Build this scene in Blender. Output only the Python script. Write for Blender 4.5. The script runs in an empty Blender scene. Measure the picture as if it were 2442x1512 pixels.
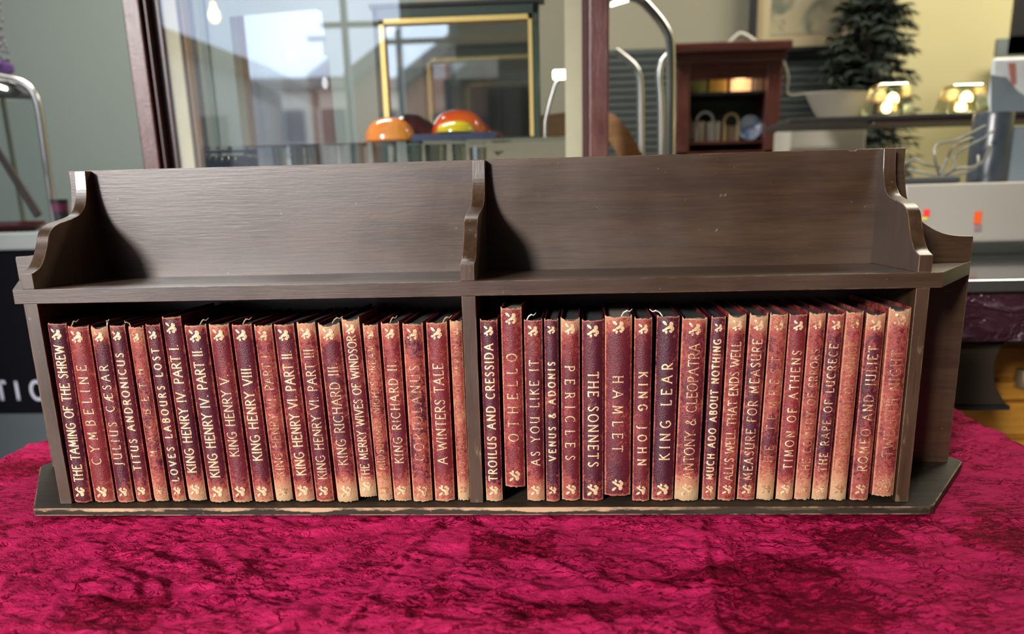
import bpy, math, random
import numpy as np
from mathutils import Vector, Matrix

sc = bpy.context.scene
random.seed(7)
R = math.radians

# ------------------------------------------------------------------ camera
FPX = 2154.865
CAM = Vector((.08445, -.64054, .21252))
def rotm(rx, ry, rz):
    return Matrix.Rotation(rz, 3, 'Z') @ Matrix.Rotation(ry, 3, 'Y') @ Matrix.Rotation(rx, 3, 'X')
CM = rotm(1.28261, .0236, .06292)
PPX, PPY = 1221 + 25.86, 756 + 374.85
cd = bpy.data.cameras.new('camera')
cam = bpy.data.objects.new('camera', cd)
sc.collection.objects.link(cam)
cam.matrix_world = Matrix.Translation(CAM) @ CM.to_4x4()
cd.sensor_fit = 'HORIZONTAL'; cd.sensor_width = 36.0
cd.lens = 36.0 * FPX / 2442
cd.shift_x = -25.86 / 2442; cd.shift_y = 374.85 / 2442
cd.clip_start = .02; cd.clip_end = 200
cd.dof.use_dof = True
cd.dof.focus_distance = .67
cd.dof.aperture_fstop = 6.8
sc.camera = cam

# ------------------------------------------------------------------ world, sun, exposure
W = bpy.data.worlds.new('world'); sc.world = W; W.use_nodes = True
nt = W.node_tree; nt.nodes.clear()
wo = nt.nodes.new('ShaderNodeOutputWorld'); bg = nt.nodes.new('ShaderNodeBackground')
tc = nt.nodes.new('ShaderNodeTexCoord'); nz = nt.nodes.new('ShaderNodeTexNoise'); cr = nt.nodes.new('ShaderNodeValToRGB')
nz.inputs['Scale'].default_value = 2.2; nz.inputs['Detail'].default_value = 5
cr.color_ramp.elements[0].position = .35; cr.color_ramp.elements[0].color = (.40, .48, .66, 1)
cr.color_ramp.elements[1].position = .7; cr.color_ramp.elements[1].color = (.80, .86, .98, 1)
nt.links.new(tc.outputs['Generated'], nz.inputs['Vector']); nt.links.new(nz.outputs['Fac'], cr.inputs['Fac'])
nt.links.new(cr.outputs['Color'], bg.inputs['Color']); nt.links.new(bg.outputs[0], wo.inputs[0])
bg.inputs['Strength'].default_value = 2.9

def light(name, kind, energy, loc, color=(1, 1, 1), **k):
    l = bpy.data.lights.new(name, kind); l.energy = energy; l.color = color
    for a, v in k.items(): setattr(l, a, v)
    o = bpy.data.objects.new(name, l); sc.collection.objects.link(o); o.location = loc
    return o
sun = light('hazy_sun', 'SUN', 4.9, (-3, -8, 4), (1.0, .95, .92), angle=R(9))
sdir = Vector((.50, 1.0, -.34))            # from the street side, a little left, through the shop window
sun.rotation_euler = sdir.to_track_quat('-Z', 'Y').to_euler()
po = light('window_portal', 'AREA', 1, (-1.05, -2.17, .75), shape='RECTANGLE', size=2.7, size_y=2.0)
fl = light('added_front_fill', 'AREA', 9, (-1.35, -1.25, 1.55), (1, .97, .96), shape='RECTANGLE', size=.45, size_y=.45)  # unseen fill added to brighten the left end of the rack
fl.rotation_euler = Vector((1.15, 1.3, -1.4)).to_track_quat('-Z', 'Y').to_euler()
po.rotation_euler = (R(90), 0, 0); po.data.cycles.is_portal = True
cl1 = light('added_ceiling_fill_left', 'AREA', 62, (-.9, 1.75, 1.88), (1, .97, .9), shape='RECTANGLE', size=1.2, size_y=.3)  # unseen fill added to lift the left back wall
cl2 = light('added_ceiling_fill_right', 'AREA', 50, (1.6, 1.9, 1.88), (1, .92, .74), shape='RECTANGLE', size=1.2, size_y=.3)  # unseen warm fill added for the right back wall

sc.view_settings.view_transform = 'Standard'; sc.view_settings.look = 'None'
sc.view_settings.exposure = 0.0; sc.view_settings.gamma = 1.0; sc.view_settings.use_curve_mapping = False
sc.cycles.use_denoising = True
sc.cycles.max_bounces = 8; sc.cycles.transparent_max_bounces = 16
sc.cycles.sample_clamp_indirect = 6

# ------------------------------------------------------------------ pixel <-> place
def ray(px, py):
    return (CM @ Vector(((px - PPX) / FPX, -(py - PPY) / FPX, -1.0)))
def at(px, py, y=None, x=None, z=None):
    d = ray(px, py)
    t = (y - CAM.y) / d.y if y is not None else (x - CAM.x) / d.x if x is not None else (z - CAM.z) / d.z
    return CAM + d * t
GTH = R(1.5)                                # the glass front of the display cabinet is turned a little
GP = Vector((-.35, .90, 0)); GN = Vector((math.sin(GTH), -math.cos(GTH), 0))
def seen_in_glass(px, py, y):               # the place on the street side that the glass reflects towards a given direction
    d = ray(px, py).normalized(); h = CAM + d * ((GP - CAM).dot(GN) / d.dot(GN))
    r = d - 2 * d.dot(GN) * GN
    return h + r * ((y - h.y) / r.y)

# ------------------------------------------------------------------ mesh building
class MB:
    def __init__(s): s.v = []; s.f = []; s.uv = {}
    def add(s, vs, fs):
        n = len(s.v); s.v += [tuple(v) for v in vs]; s.f += [tuple(i + n for i in f) for f in fs]; return s
    def box(s, x0, x1, y0, y1, z0, z1):
        if x0 > x1: x0, x1 = x1, x0
        if y0 > y1: y0, y1 = y1, y0
        if z0 > z1: z0, z1 = z1, z0
        return s.add([(x0, y0, z0), (x1, y0, z0), (x1, y1, z0), (x0, y1, z0), (x0, y0, z1), (x1, y0, z1), (x1, y1, z1), (x0, y1, z1)],
                     [(0, 3, 2, 1), (4, 5, 6, 7), (0, 1, 5, 4), (1, 2, 6, 5), (2, 3, 7, 6), (3, 0, 4, 7)])
    def prism(s, pts, a0, a1, axis):        # pts: outline in the two other axes (cyclic order), extruded along axis
        def P(p, a):
            return (a, p[0], p[1]) if axis == 'x' else (p[0], a, p[1]) if axis == 'y' else (p[0], p[1], a)
        n = len(pts); vs = [P(p, a0) for p in pts] + [P(p, a1) for p in pts]
        fs = [tuple(range(n))[::-1], tuple(range(n, 2 * n))] + [(i, (i + 1) % n, n + (i + 1) % n, n + i) for i in range(n)]
        return s.add(vs, fs)
    def tube(s, pts, r, n=10, cap=True):
        pts = [Vector(p) for p in pts]; rs = r if isinstance(r, (list, tuple)) else [r] * len(pts)
        rings = []; up = None
        for i, p in enumerate(pts):
            t = (pts[min(i + 1, len(pts) - 1)] - pts[max(i - 1, 0)]).normalized()
            if up is None: up = t.orthogonal().normalized()
            up = (up - up.dot(t) * t).normalized(); b = t.cross(up)
            rings.append([p + (up * math.cos(2 * math.pi * k / n) + b * math.sin(2 * math.pi * k / n)) * rs[i] for k in range(n)])
        vs = [v for rg in rings for v in rg]
        fs = [(i * n + k, i * n + (k + 1) % n, (i + 1) * n + (k + 1) % n, (i + 1) * n + k) for i in range(len(pts) - 1) for k in range(n)]
        if cap: fs += [tuple(range(n))[::-1], tuple(range((len(pts) - 1) * n, len(pts) * n))]
        return s.add(vs, fs)
    def lathe(s, prof, c=(0, 0, 0), n=32, sx=1, sy=1):
        vs = []; fs = []
        for r, z in prof:
            vs += [(c[0] + sx * r * math.cos(2 * math.pi * k / n), c[1] + sy * r * math.sin(2 * math.pi * k / n), c[2] + z) for k in range(n)]
        for i in range(len(prof) - 1):
            fs += [(i * n + k, i * n + (k + 1) % n, (i + 1) * n + (k + 1) % n, (i + 1) * n + k) for k in range(n)]
        if prof[0][0] > 1e-6: fs.append(tuple(range(n))[::-1])
        if prof[-1][0] > 1e-6: fs.append(tuple(range((len(prof) - 1) * n, len(prof) * n)))
        return s.add(vs, fs)
    def build(s, name, mat, parent=None, smooth=False, bevel=0, seg=2):
        me = bpy.data.meshes.new(name); me.from_pydata(s.v, [], s.f); me.update()
        me.materials.append(mat)
        if smooth:
            me.polygons.foreach_set('use_smooth', [True] * len(me.polygons))
            if smooth != 'all': me.set_sharp_from_angle(angle=R(38))
        o = bpy.data.objects.new(name, me); sc.collection.objects.link(o)
        if parent is not None: o.parent = parent
        if bevel:
            b = o.modifiers.new('bevel', 'BEVEL'); b.width = bevel; b.segments = seg; b.limit_method = 'ANGLE'; b.angle_limit = R(35)
        return o

def tag(o, label=None, cat=None, group=None, kind=None):
    if label: o['label'] = label
    if cat: o['category'] = cat
    if group: o['group'] = group
    if kind: o['kind'] = kind
    return o
def thing(name, loc, label, cat, group=None, rz=0):
    o = bpy.data.objects.new(name, None); sc.collection.objects.link(o); o.location = loc; o.rotation_euler = (0, 0, rz)
    o.empty_display_size = .02
    return tag(o, label, cat, group)
class LMB(MB):                              # builds in world coordinates, stores relative to the parent
    def build(s, name, mat, parent=None, **k):
        if parent is not None:
            off = parent.location if parent.parent is None else parent.location + parent.parent.location
            rz = parent.rotation_euler.z
            c, sn = math.cos(-rz), math.sin(-rz)
            s.v = [((x - off.x) * c - (y - off.y) * sn, (x - off.x) * sn + (y - off.y) * c, z - off.z) for x, y, z in s.v]
        return MB.build(s, name, mat, parent, **k)

# ------------------------------------------------------------------ materials
class NT:
    def __init__(s, name):
        s.m = bpy.data.materials.new(name); s.m.use_nodes = True; s.t = s.m.node_tree; s.t.nodes.clear()
        s.o = s.n('ShaderNodeOutputMaterial'); s.b = s.n('ShaderNodeBsdfPrincipled'); s.l(s.b.outputs[0], s.o.inputs[0])
    def n(s, t, **k):
        x = s.t.nodes.new(t)
        for a, v in k.items(): setattr(x, a, v)
        return x
    def l(s, a, b): s.t.links.new(a, b)
    def set(s, x, inp, v):
        if isinstance(v, bpy.types.NodeSocket): s.l(v, x.inputs[inp])
        elif v is not None: x.inputs[inp].default_value = v
    def math(s, op, a, b=None, c=None, clamp=False):
        x = s.n('ShaderNodeMath', operation=op, use_clamp=clamp); s.set(x, 0, a); s.set(x, 1, b)
        if c is not None: s.set(x, 2, c)
        return x.outputs[0]
    def vmath(s, op, a, b):
        x = s.n('ShaderNodeVectorMath', operation=op); s.set(x, 0, a); s.set(x, 1, b); return x.outputs[0]
    def mix(s, f, a, b):
        x = s.n('ShaderNodeMix', data_type='RGBA')
        s.set(x, 0, f); s.set(x, 6, a); s.set(x, 7, b); return x.outputs[2]
    def noise(s, vec, scale, detail=4, rough=.5, dist=0):
        x = s.n('ShaderNodeTexNoise'); s.set(x, 'Vector', vec); x.inputs['Scale'].default_value = scale
        x.inputs['Detail'].default_value = detail; x.inputs['Roughness'].default_value = rough; x.inputs['Distortion'].default_value = dist
        return x.outputs['Fac']
    def voro(s, vec, scale, feat='F1'):
        x = s.n('ShaderNodeTexVoronoi', feature=feat); s.set(x, 'Vector', vec); x.inputs['Scale'].default_value = scale; return x.outputs['Distance']
    def smooth(s, v, a, b, lo=0., hi=1.):
        x = s.n('ShaderNodeMapRange', interpolation_type='SMOOTHSTEP'); s.set(x, 0, v)
        for i, q in enumerate((a, b, lo, hi)): x.inputs[i + 1].default_value = q
        return x.outputs[0]
    def bump(s, h, dist, strength=1.):
        x = s.n('ShaderNodeBump'); x.inputs['Strength'].default_value = strength; x.inputs['Distance'].default_value = dist
        s.set(x, 'Height', h); s.l(x.outputs[0], s.b.inputs['Normal']); return x.outputs[0]
    def obj(s): return s.n('ShaderNodeTexCoord').outputs['Object']
    def mapped(s, vec, scale):
        x = s.n('ShaderNodeMapping'); s.l(vec, x.inputs[0]); x.inputs['Scale'].default_value = scale; return x.outputs[0]
def c4(c): return (c[0], c[1], c[2], 1)
def s2l(r, g, b):
    f = lambda v: (v / 255 / 12.92) if v / 255 <= .04045 else ((v / 255 + .055) / 1.055) ** 2.1
    return (f(r), f(g), f(b), 1)
_c = {}
def plain(name, col, rough=.5, metal=0, vary=.12, scale=12, bump=0, emit=None, es=1, coat=0):
    if name in _c: return _c[name]
    t = NT(name); o = t.obj(); n = t.noise(o, scale, 4)
    dk = c4([v * (1 - vary) for v in col[:3]]); lt = c4([min(1, v * (1 + vary)) for v in col[:3]])
    t.set(t.b, 'Base Color', t.mix(n, dk, lt)); t.b.inputs['Roughness'].default_value = rough; t.b.inputs['Metallic'].default_value = metal
    t.b.inputs['Coat Weight'].default_value = coat
    if bump: t.bump(t.noise(o, scale * 8, 3), bump, 1)
    if emit: t.b.inputs['Emission Color'].default_value = c4(emit); t.b.inputs['Emission Strength'].default_value = es
    _c[name] = t.m; return t.m
def glass(name, tint=(1, 1, 1), k=2.0, rough=0.0, dens=0.0):
    if name in _c: return _c[name]
    t = NT(name); tr = t.n('ShaderNodeBsdfTransparent'); g = t.n('ShaderNodeBsdfGlossy'); fr = t.n('ShaderNodeFresnel'); mx = t.n('ShaderNodeMixShader')
    fr.inputs['IOR'].default_value = 1.5; tr.inputs[0].default_value = c4(tint); g.inputs['Roughness'].default_value = rough
    n = t.noise(t.obj(), 3, 2); t.set(g, 0, t.mix(n, (.96, .98, 1, 1), (1, 1, 1, 1)))
    t.l(t.math('ADD', t.math('MULTIPLY', fr.outputs[0], k), dens, clamp=True), mx.inputs[0]); t.l(tr.outputs[0], mx.inputs[1]); t.l(g.outputs[0], mx.inputs[2]); t.l(mx.outputs[0], t.o.inputs[0])
    _c[name] = t.m; return t.m
def wood(name, dark, light_, axis='x', rough=.42, scale=1., wear=(.30, .17, .09), wearamt=1., bump=.00012, edge=True, dirt=True, spec=.55):
    if name in _c: return _c[name]
    t = NT(name); o = t.obj()
    s = {'x': (1, 14, 14), 'y': (14, 1, 14), 'z': (14, 14, 1)}[axis]
    m = t.mapped(o, s)
    n1 = t.noise(m, 9 * scale, 6, .65, .4); n2 = t.noise(m, 42 * scale, 4, .6); n3 = t.noise(o, 7, 4, .6)
    f = t.math('ADD', t.math('MULTIPLY', n1, .55), t.math('ADD', t.math('MULTIPLY', n2, .25), t.math('MULTIPLY', n3, .3)))
    col = t.mix(t.smooth(f, .38, .72), c4(dark), c4(light_))
    if dirt:
        d = t.smooth(t.noise(o, 190, 3, .6), .70, .76); col = t.mix(t.math('MULTIPLY', d, .35), col, (.30, .26, .22, 1))
        d2 = t.smooth(t.noise(m, 30, 3, .6), .66, .72); col = t.mix(t.math('MULTIPLY', d2, .45), col, c4([v * .45 for v in dark]))
    if axis == 'z' and edge:
        d3 = t.smooth(t.noise(t.mapped(o, (1, 1, .22)), 160, 4, .65), .62, .74); col = t.mix(t.math('MULTIPLY', d3, .55), col, (.26, .17, .09, 1))
    if edge:
        bv = t.n('ShaderNodeBevel', samples=4); bv.inputs[0].default_value = .0018 if wearamt > 1 else .0013; ge = t.n('ShaderNodeNewGeometry')
        dt = t.n('ShaderNodeVectorMath', operation='DOT_PRODUCT'); t.l(bv.outputs[0], dt.inputs[0]); t.l(ge.outputs['True Normal'], dt.inputs[1])
        e = t.smooth(dt.outputs['Value'], .99, .86)
        w = t.math('MULTIPLY', e, t.smooth(t.noise(o, 45, 4, .7), .38, .62)); col = t.mix(t.math('MULTIPLY', w, wearamt, clamp=True), col, c4(wear))
    t.set(t.b, 'Base Color', col); t.set(t.b, 'Roughness', t.smooth(n3, .2, .8, rough - .07, rough + .1))
    t.b.inputs['Specular IOR Level'].default_value = spec
    t.bump(t.math('ADD', n2, t.math('MULTIPLY', t.noise(o, 260, 3), .6)), bump * 3, .8)
    _c[name] = t.m; return t.m

RACK = dict(dark=(.031, .0145, .006), light_=(.066, .034, .0155), rough=.35, spec=.86, bump=.000025)
M_rx = wood('stained_wood_long_grain', axis='x', **RACK)
M_rz = wood('stained_wood_upright_grain', axis='z', **RACK)

def leather():
    t = NT('worn_red_leather'); oi = t.n('ShaderNodeObjectInfo'); tcn = t.n('ShaderNodeTexCoord')
    sep = t.n('ShaderNodeSeparateColor'); t.l(oi.outputs['Color'], sep.inputs[0])
    wear, tone, tail = sep.outputs[0], sep.outputs[1], sep.outputs[2]; head = oi.outputs['Alpha']
    off = t.n('ShaderNodeCombineXYZ'); q = t.math('MULTIPLY', oi.outputs['Random'], 9.); t.l(q, off.inputs[0]); t.l(t.math('MULTIPLY', oi.outputs['Random'], 31.), off.inputs[2])
    o = t.vmath('ADD', tcn.outputs['Object'], off.outputs[0])
    uv = t.n('ShaderNodeSeparateXYZ'); t.l(tcn.outputs['UV'], uv.inputs[0]); u, v = uv.outputs[0], uv.outputs[1]
    n0 = t.noise(o, 26, 3, .5); n1 = t.noise(t.mapped(o, (1, 1, .6)), 70, 5, .65, .6); n2 = t.noise(o, 420, 5, .7, .8)
    # colour of sound leather, from purple brown to brick red
    base = t.mix(t.math('ADD', tone, t.math('MULTIPLY', t.math('SUBTRACT', n0, .5), 1.4), clamp=True), (.060, .007, .018, 1), (.205, .019, .021, 1))
    eg = t.math('ABSOLUTE', t.math('SUBTRACT', t.math('MULTIPLY', u, 2), 1.))
    edge = t.smooth(eg, .80, 1.0, 0, .16)
    tl = t.math('MULTIPLY', t.smooth(v, .20, .0), t.math('MULTIPLY', tail, .36))
    hd = t.math('MULTIPLY', t.smooth(v, .86, 1.), t.math('MULTIPLY', head, .36))
    rim = t.math('ADD', t.smooth(v, .985, 1., 0, .22), t.smooth(v, .02, 0., 0, .16))
    s = t.math('ADD', t.math('MULTIPLY', n0, .18), t.math('ADD', t.math('MULTIPLY', n1, .36), t.math('MULTIPLY', n2, .46)))
    s = t.math('ADD', s, t.math('MULTIPLY', t.math('SUBTRACT', wear, .15), .20)); s = t.math('ADD', s, t.math('ADD', edge, rim)); s = t.math('ADD', s, t.math('ADD', tl, hd))
    col = t.mix(t.smooth(s, .55, .63), base, (.33, .058, .043, 1))
    col = t.mix(t.smooth(s, .645, .74), col, (.49, .21, .115, 1))
    col = t.mix(t.smooth(s, .78, .88), col, (.51, .33, .17, 1))
    t.set(t.b, 'Base Color', col); t.set(t.b, 'Roughness', t.smooth(s, .5, .75, .42, .72)); t.b.inputs['Specular IOR Level'].default_value = .5
    g = t.voro(o, 1500); t.bump(t.math('ADD', t.math('MULTIPLY', g, .7), t.math('MULTIPLY', s, -1.6)), .00034, .8)
    return t.m
M_leather = leather()
def gilt():
    t = NT('gold_tooling'); o = t.obj(); oi = t.n('ShaderNodeObjectInfo'); sep = t.n('ShaderNodeSeparateColor'); t.l(oi.outputs['Color'], sep.inputs[0])
    n = t.noise(o, 330, 4, .7)
    f = t.smooth(t.math('ADD', n, t.math('MULTIPLY', sep.outputs[0], .42)), .60, .78)
    t.set(t.b, 'Base Color', t.mix(f, (.96, .71, .40, 1), (.34, .14, .06, 1)))
    t.set(t.b, 'Metallic', t.math('MULTIPLY', t.math('SUBTRACT', 1, f), .35)); t.b.inputs['Roughness'].default_value = .36
    t.bump(t.noise(o, 700, 3), .0005, .8)
    return t.m
M_gold = gilt()
def pages():
    t = NT('page_block_edge'); o = t.obj(); n = t.noise(t.mapped(o, (60, .6, .6)), 40, 4, .7); n2 = t.noise(o, 60, 3)
    sx = t.n('ShaderNodeSeparateXYZ'); t.l(o, sx.inputs[0])
    top = t.smooth(sx.outputs[2], .130, .132)       # the top edges are stained dark
    c = t.mix(t.math('MULTIPLY', n, n2), (.05, .055, .056, 1), (.24, .25, .25, 1))
    t.set(t.b, 'Base Color', t.mix(top, t.mix(n, (.42, .36, .26, 1), (.60, .54, .42, 1)), c)); t.b.inputs['Roughness'].default_value = .38
    t.bump(n, .0006, .6)
    return t.m
M_pages = pages()
def velvet():
    t = NT('crushed_crimson_velvet'); o = t.obj()
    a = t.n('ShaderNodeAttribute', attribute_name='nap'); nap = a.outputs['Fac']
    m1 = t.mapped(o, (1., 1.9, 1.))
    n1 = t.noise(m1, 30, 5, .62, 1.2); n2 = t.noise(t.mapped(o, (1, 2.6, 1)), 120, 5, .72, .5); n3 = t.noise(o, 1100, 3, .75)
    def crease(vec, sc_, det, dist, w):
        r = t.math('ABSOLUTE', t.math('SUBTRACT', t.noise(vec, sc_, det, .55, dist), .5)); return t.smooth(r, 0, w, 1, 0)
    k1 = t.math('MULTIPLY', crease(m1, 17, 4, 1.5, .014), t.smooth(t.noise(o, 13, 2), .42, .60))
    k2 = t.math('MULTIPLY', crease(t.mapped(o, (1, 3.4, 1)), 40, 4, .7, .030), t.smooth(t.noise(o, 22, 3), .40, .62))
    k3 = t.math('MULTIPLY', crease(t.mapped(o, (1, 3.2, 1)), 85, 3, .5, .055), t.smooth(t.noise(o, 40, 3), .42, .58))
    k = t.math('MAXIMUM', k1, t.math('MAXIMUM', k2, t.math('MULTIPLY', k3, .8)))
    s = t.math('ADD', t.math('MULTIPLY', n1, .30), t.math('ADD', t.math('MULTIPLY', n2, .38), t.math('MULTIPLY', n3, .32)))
    s = t.math('ADD', s, t.math('MULTIPLY', t.math('SUBTRACT', nap, .90), .17)); s = t.math('SUBTRACT', s, t.math('MULTIPLY', k, .24))  # pile sheen and crease shade are put into the base colour
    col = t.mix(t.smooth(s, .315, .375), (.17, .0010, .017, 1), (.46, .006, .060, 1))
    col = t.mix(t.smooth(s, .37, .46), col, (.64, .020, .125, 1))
    t.set(t.b, 'Base Color', col); t.b.inputs['Roughness'].default_value = .6
    t.b.inputs['Specular IOR Level'].default_value = .03
    t.b.inputs['Sheen Weight'].default_value = .06; t.b.inputs['Sheen Roughness'].default_value = .35; t.b.inputs['Sheen Tint'].default_value = (1, .25, .45, 1)
    t.bump(t.math('ADD', t.math('MULTIPLY', n2, 1.1), t.math('ADD', t.math('MULTIPLY', n3, .22), t.math('MULTIPLY', k, -.8))), .0042, .9)
    return t.m
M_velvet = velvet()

# ================================================================== SETTING
FL, CE = -.76, 1.92
XL, XR, YB, YF = -2.7, 2.9, 3.0, -2.2
m = plain('carpet_grey_floor', (.10, .105, .11), .8, vary=.25, scale=30)
tag(MB().box(XL, XR, YF, YB, FL - .05, FL).build('floor', m), kind='structure')
tag(MB().box(XL, XR, YF, YB, CE, CE + .05).build('ceiling', plain('ceiling_paint', (.40, .40, .38), .8, vary=.03)), kind='structure')
m_gg = plain('grey_green_wall_paint', (.255, .295, .275), .85, vary=.05, scale=2.5)
m_kh = plain('khaki_wall_paint', (.30, .28, .21), .85, vary=.05, scale=2.5)
m_cr = plain('cream_yellow_wall_paint', (.66, .60, .34), .85, vary=.05, scale=2.5)
xa = at(1000, 200, y=YB).x; xb = at(2120, 200, y=YB).x
tag(MB().box(XL, xa, YB, YB + .05, FL, CE).build('wall_back_left', m_gg), kind='structure')
tag(MB().box(xa, xb, YB, YB + .05, FL, CE).build('wall_back', m_kh), kind='structure')
tag(MB().box(xb, XR, YB, YB + .05, FL, CE).build('wall_back_right', m_cr), kind='structure')
tag(MB().box(XL - .05, XL, YF, YB, FL, CE).build('wall_left', m_gg), kind='structure')
tag(MB().box(XR, XR + .05, YF, YB, FL, CE).build('wall_right', m_cr), kind='structure')
# street wall with the shop window
WX0, WX1, WZ0, WZ1 = -2.62, seen_in_glass(985, 200, YF).x, -.25, 1.75
wl = MB(); wl.box(XL, WX0, YF - .08, YF, FL, CE).box(WX1, XR, YF - .08, YF, FL, CE).box(WX0, WX1, YF - .08, YF, FL, WZ0).box(WX0, WX1, YF - .08, YF, WZ1, CE)
tag(wl.build('wall_front', plain('front_wall_paint', (.12, .125, .13), .8, vary=.06)), kind='structure')
po.location = ((WX0 + WX1) / 2, YF + .03, (WZ0 + WZ1) / 2); po.data.size = WX1 - WX0; po.data.size_y = WZ1 - WZ0
wf = MB(); b = .045
wf.box(WX0, WX0 + b, YF - .07, YF + .01, WZ0, WZ1).box(WX1 - b, WX1, YF - .07, YF + .01, WZ0, WZ1).box(WX0, WX1, YF - .07, YF + .01, WZ0, WZ0 + b).box(WX0, WX1, YF - .07, YF + .01, WZ1 - b, WZ1)
xm = seen_in_glass(826, 150, YF).x
wf.box(xm - .012, xm + .012, YF - .06, YF, WZ0, WZ1)
tag(wf.build('window_1', plain('window_frame_grey', (.16, .18, .19), .4)), kind='structure')
# pavement and houses across the street (seen as reflections)
tag(MB().box(-60, 40, -60, YF - .1, FL - .2, FL - .1).build('ground', plain('pavement', (.22, .22, .22), .9)), kind='structure')
m_h1 = plain('house_render_grey', (.33, .32, .30), .9, scale=3); m_h2 = plain('house_brick', (.36, .17, .10), .9, scale=20); m_rf = plain('house_roof_tiles', (.13, .105, .085), .8, scale=8)
def house(px_eave_l, px_apex, px_eave_r, py_apex, py_eave, Y, mw, label):
    el, ap, er = seen_in_glass(px_eave_l, py_eave, Y), seen_in_glass(px_apex, py_apex, Y), seen_in_glass(px_eave_r, py_eave, Y)
    h = thing('house', ((el.x + er.x) / 2, Y, FL - .1), label, 'house'); ez = max(el.z, er.z)
    L = LMB(); L.prism([(el.x, FL - .1), (er.x, FL - .1), (er.x, ez), (ap.x, ap.z), (el.x, ez)], Y - 3, Y, 'y'); L.build('wall', mw, h)
    th = .28
    for a, bb, s in ((el, ap, -1), (ap, er, 1)):
        za = ez if a is el else a.z; zb = ez if bb is er else bb.z
        L = LMB(); L.prism([(a.x, za), (bb.x, zb), (bb.x, zb + th), (a.x, za + th)], Y - 3.2, Y + .2, 'y'); L.build('roof', m_rf, h)
    w = (er.x - el.x)
    for k in (.28, .62):
        L = LMB(); L.box(el.x + w * k, el.x + w * (k + .13), Y, Y + .06, ez - 1.6, ez - .4); L.build('window', plain('house_window_glass', (.04, .05, .06), .15), h)
    return h
house(170, 395, 655, 112, 222, -13, m_h1, 'grey rendered gabled house across the street, reflected in cabinet glass')
house(828, 960, 1100, 110, 215, -15, m_h2, 'brick gabled house across the street at right of the reflection')
gr = seen_in_glass(740, 214, -34); gl = seen_in_glass(560, 214, -34)
t_ = thing('house', ((gl.x + gr.x) / 2, -34, FL - .1), 'long pale terrace far down the street, reflected in cabinet glass', 'house')
L = LMB(); L.box(gl.x - 4, gr.x + 5, -38, -34, FL - .1, gr.z); L.build('wall', plain('terrace_beige_render', (.74, .67, .55), .9), t_)
L = LMB(); L.prism([(-38.3, gr.z), (-33.7, gr.z), (-36, gr.z + .7)], gl.x - 4.2, gr.x + 5.2, 'x'); L.build('roof', m_rf, t_)
for i in range(5):
    x = gl.x - 2 + i * 2.6; L = LMB(); L.box(x, x + .9, -34, -33.9, gr.z - 1.9, gr.z - .7); L.build('window', plain('house_window_glass', (.04, .05, .06), .15), t_)

# ================================================================== TABLE AND CLOTH
TX0, TX1, TY0, TY1, TZ = -.474, .4845, -.80, .42, -.0066
tb = thing('table', (.005, -.2, FL), 'trestle table hidden under the crimson velvet cloth', 'table')
LMB().box(TX0 + .006, TX1 - .006, TY0 + .006, TY1 - .006, TZ - .035, TZ - .012).build('tabletop', plain('plain_board', (.3, .2, .12), .6), tb)
for x in (TX0 + .06, TX1 - .06):
    for y in (TY0 + .06, TY1 - .06):
        LMB().box(x - .02, x + .02, y - .02, y + .02, FL, TZ - .036).build('leg', plain('plain_board', (.3, .2, .12), .6), tb)

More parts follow.
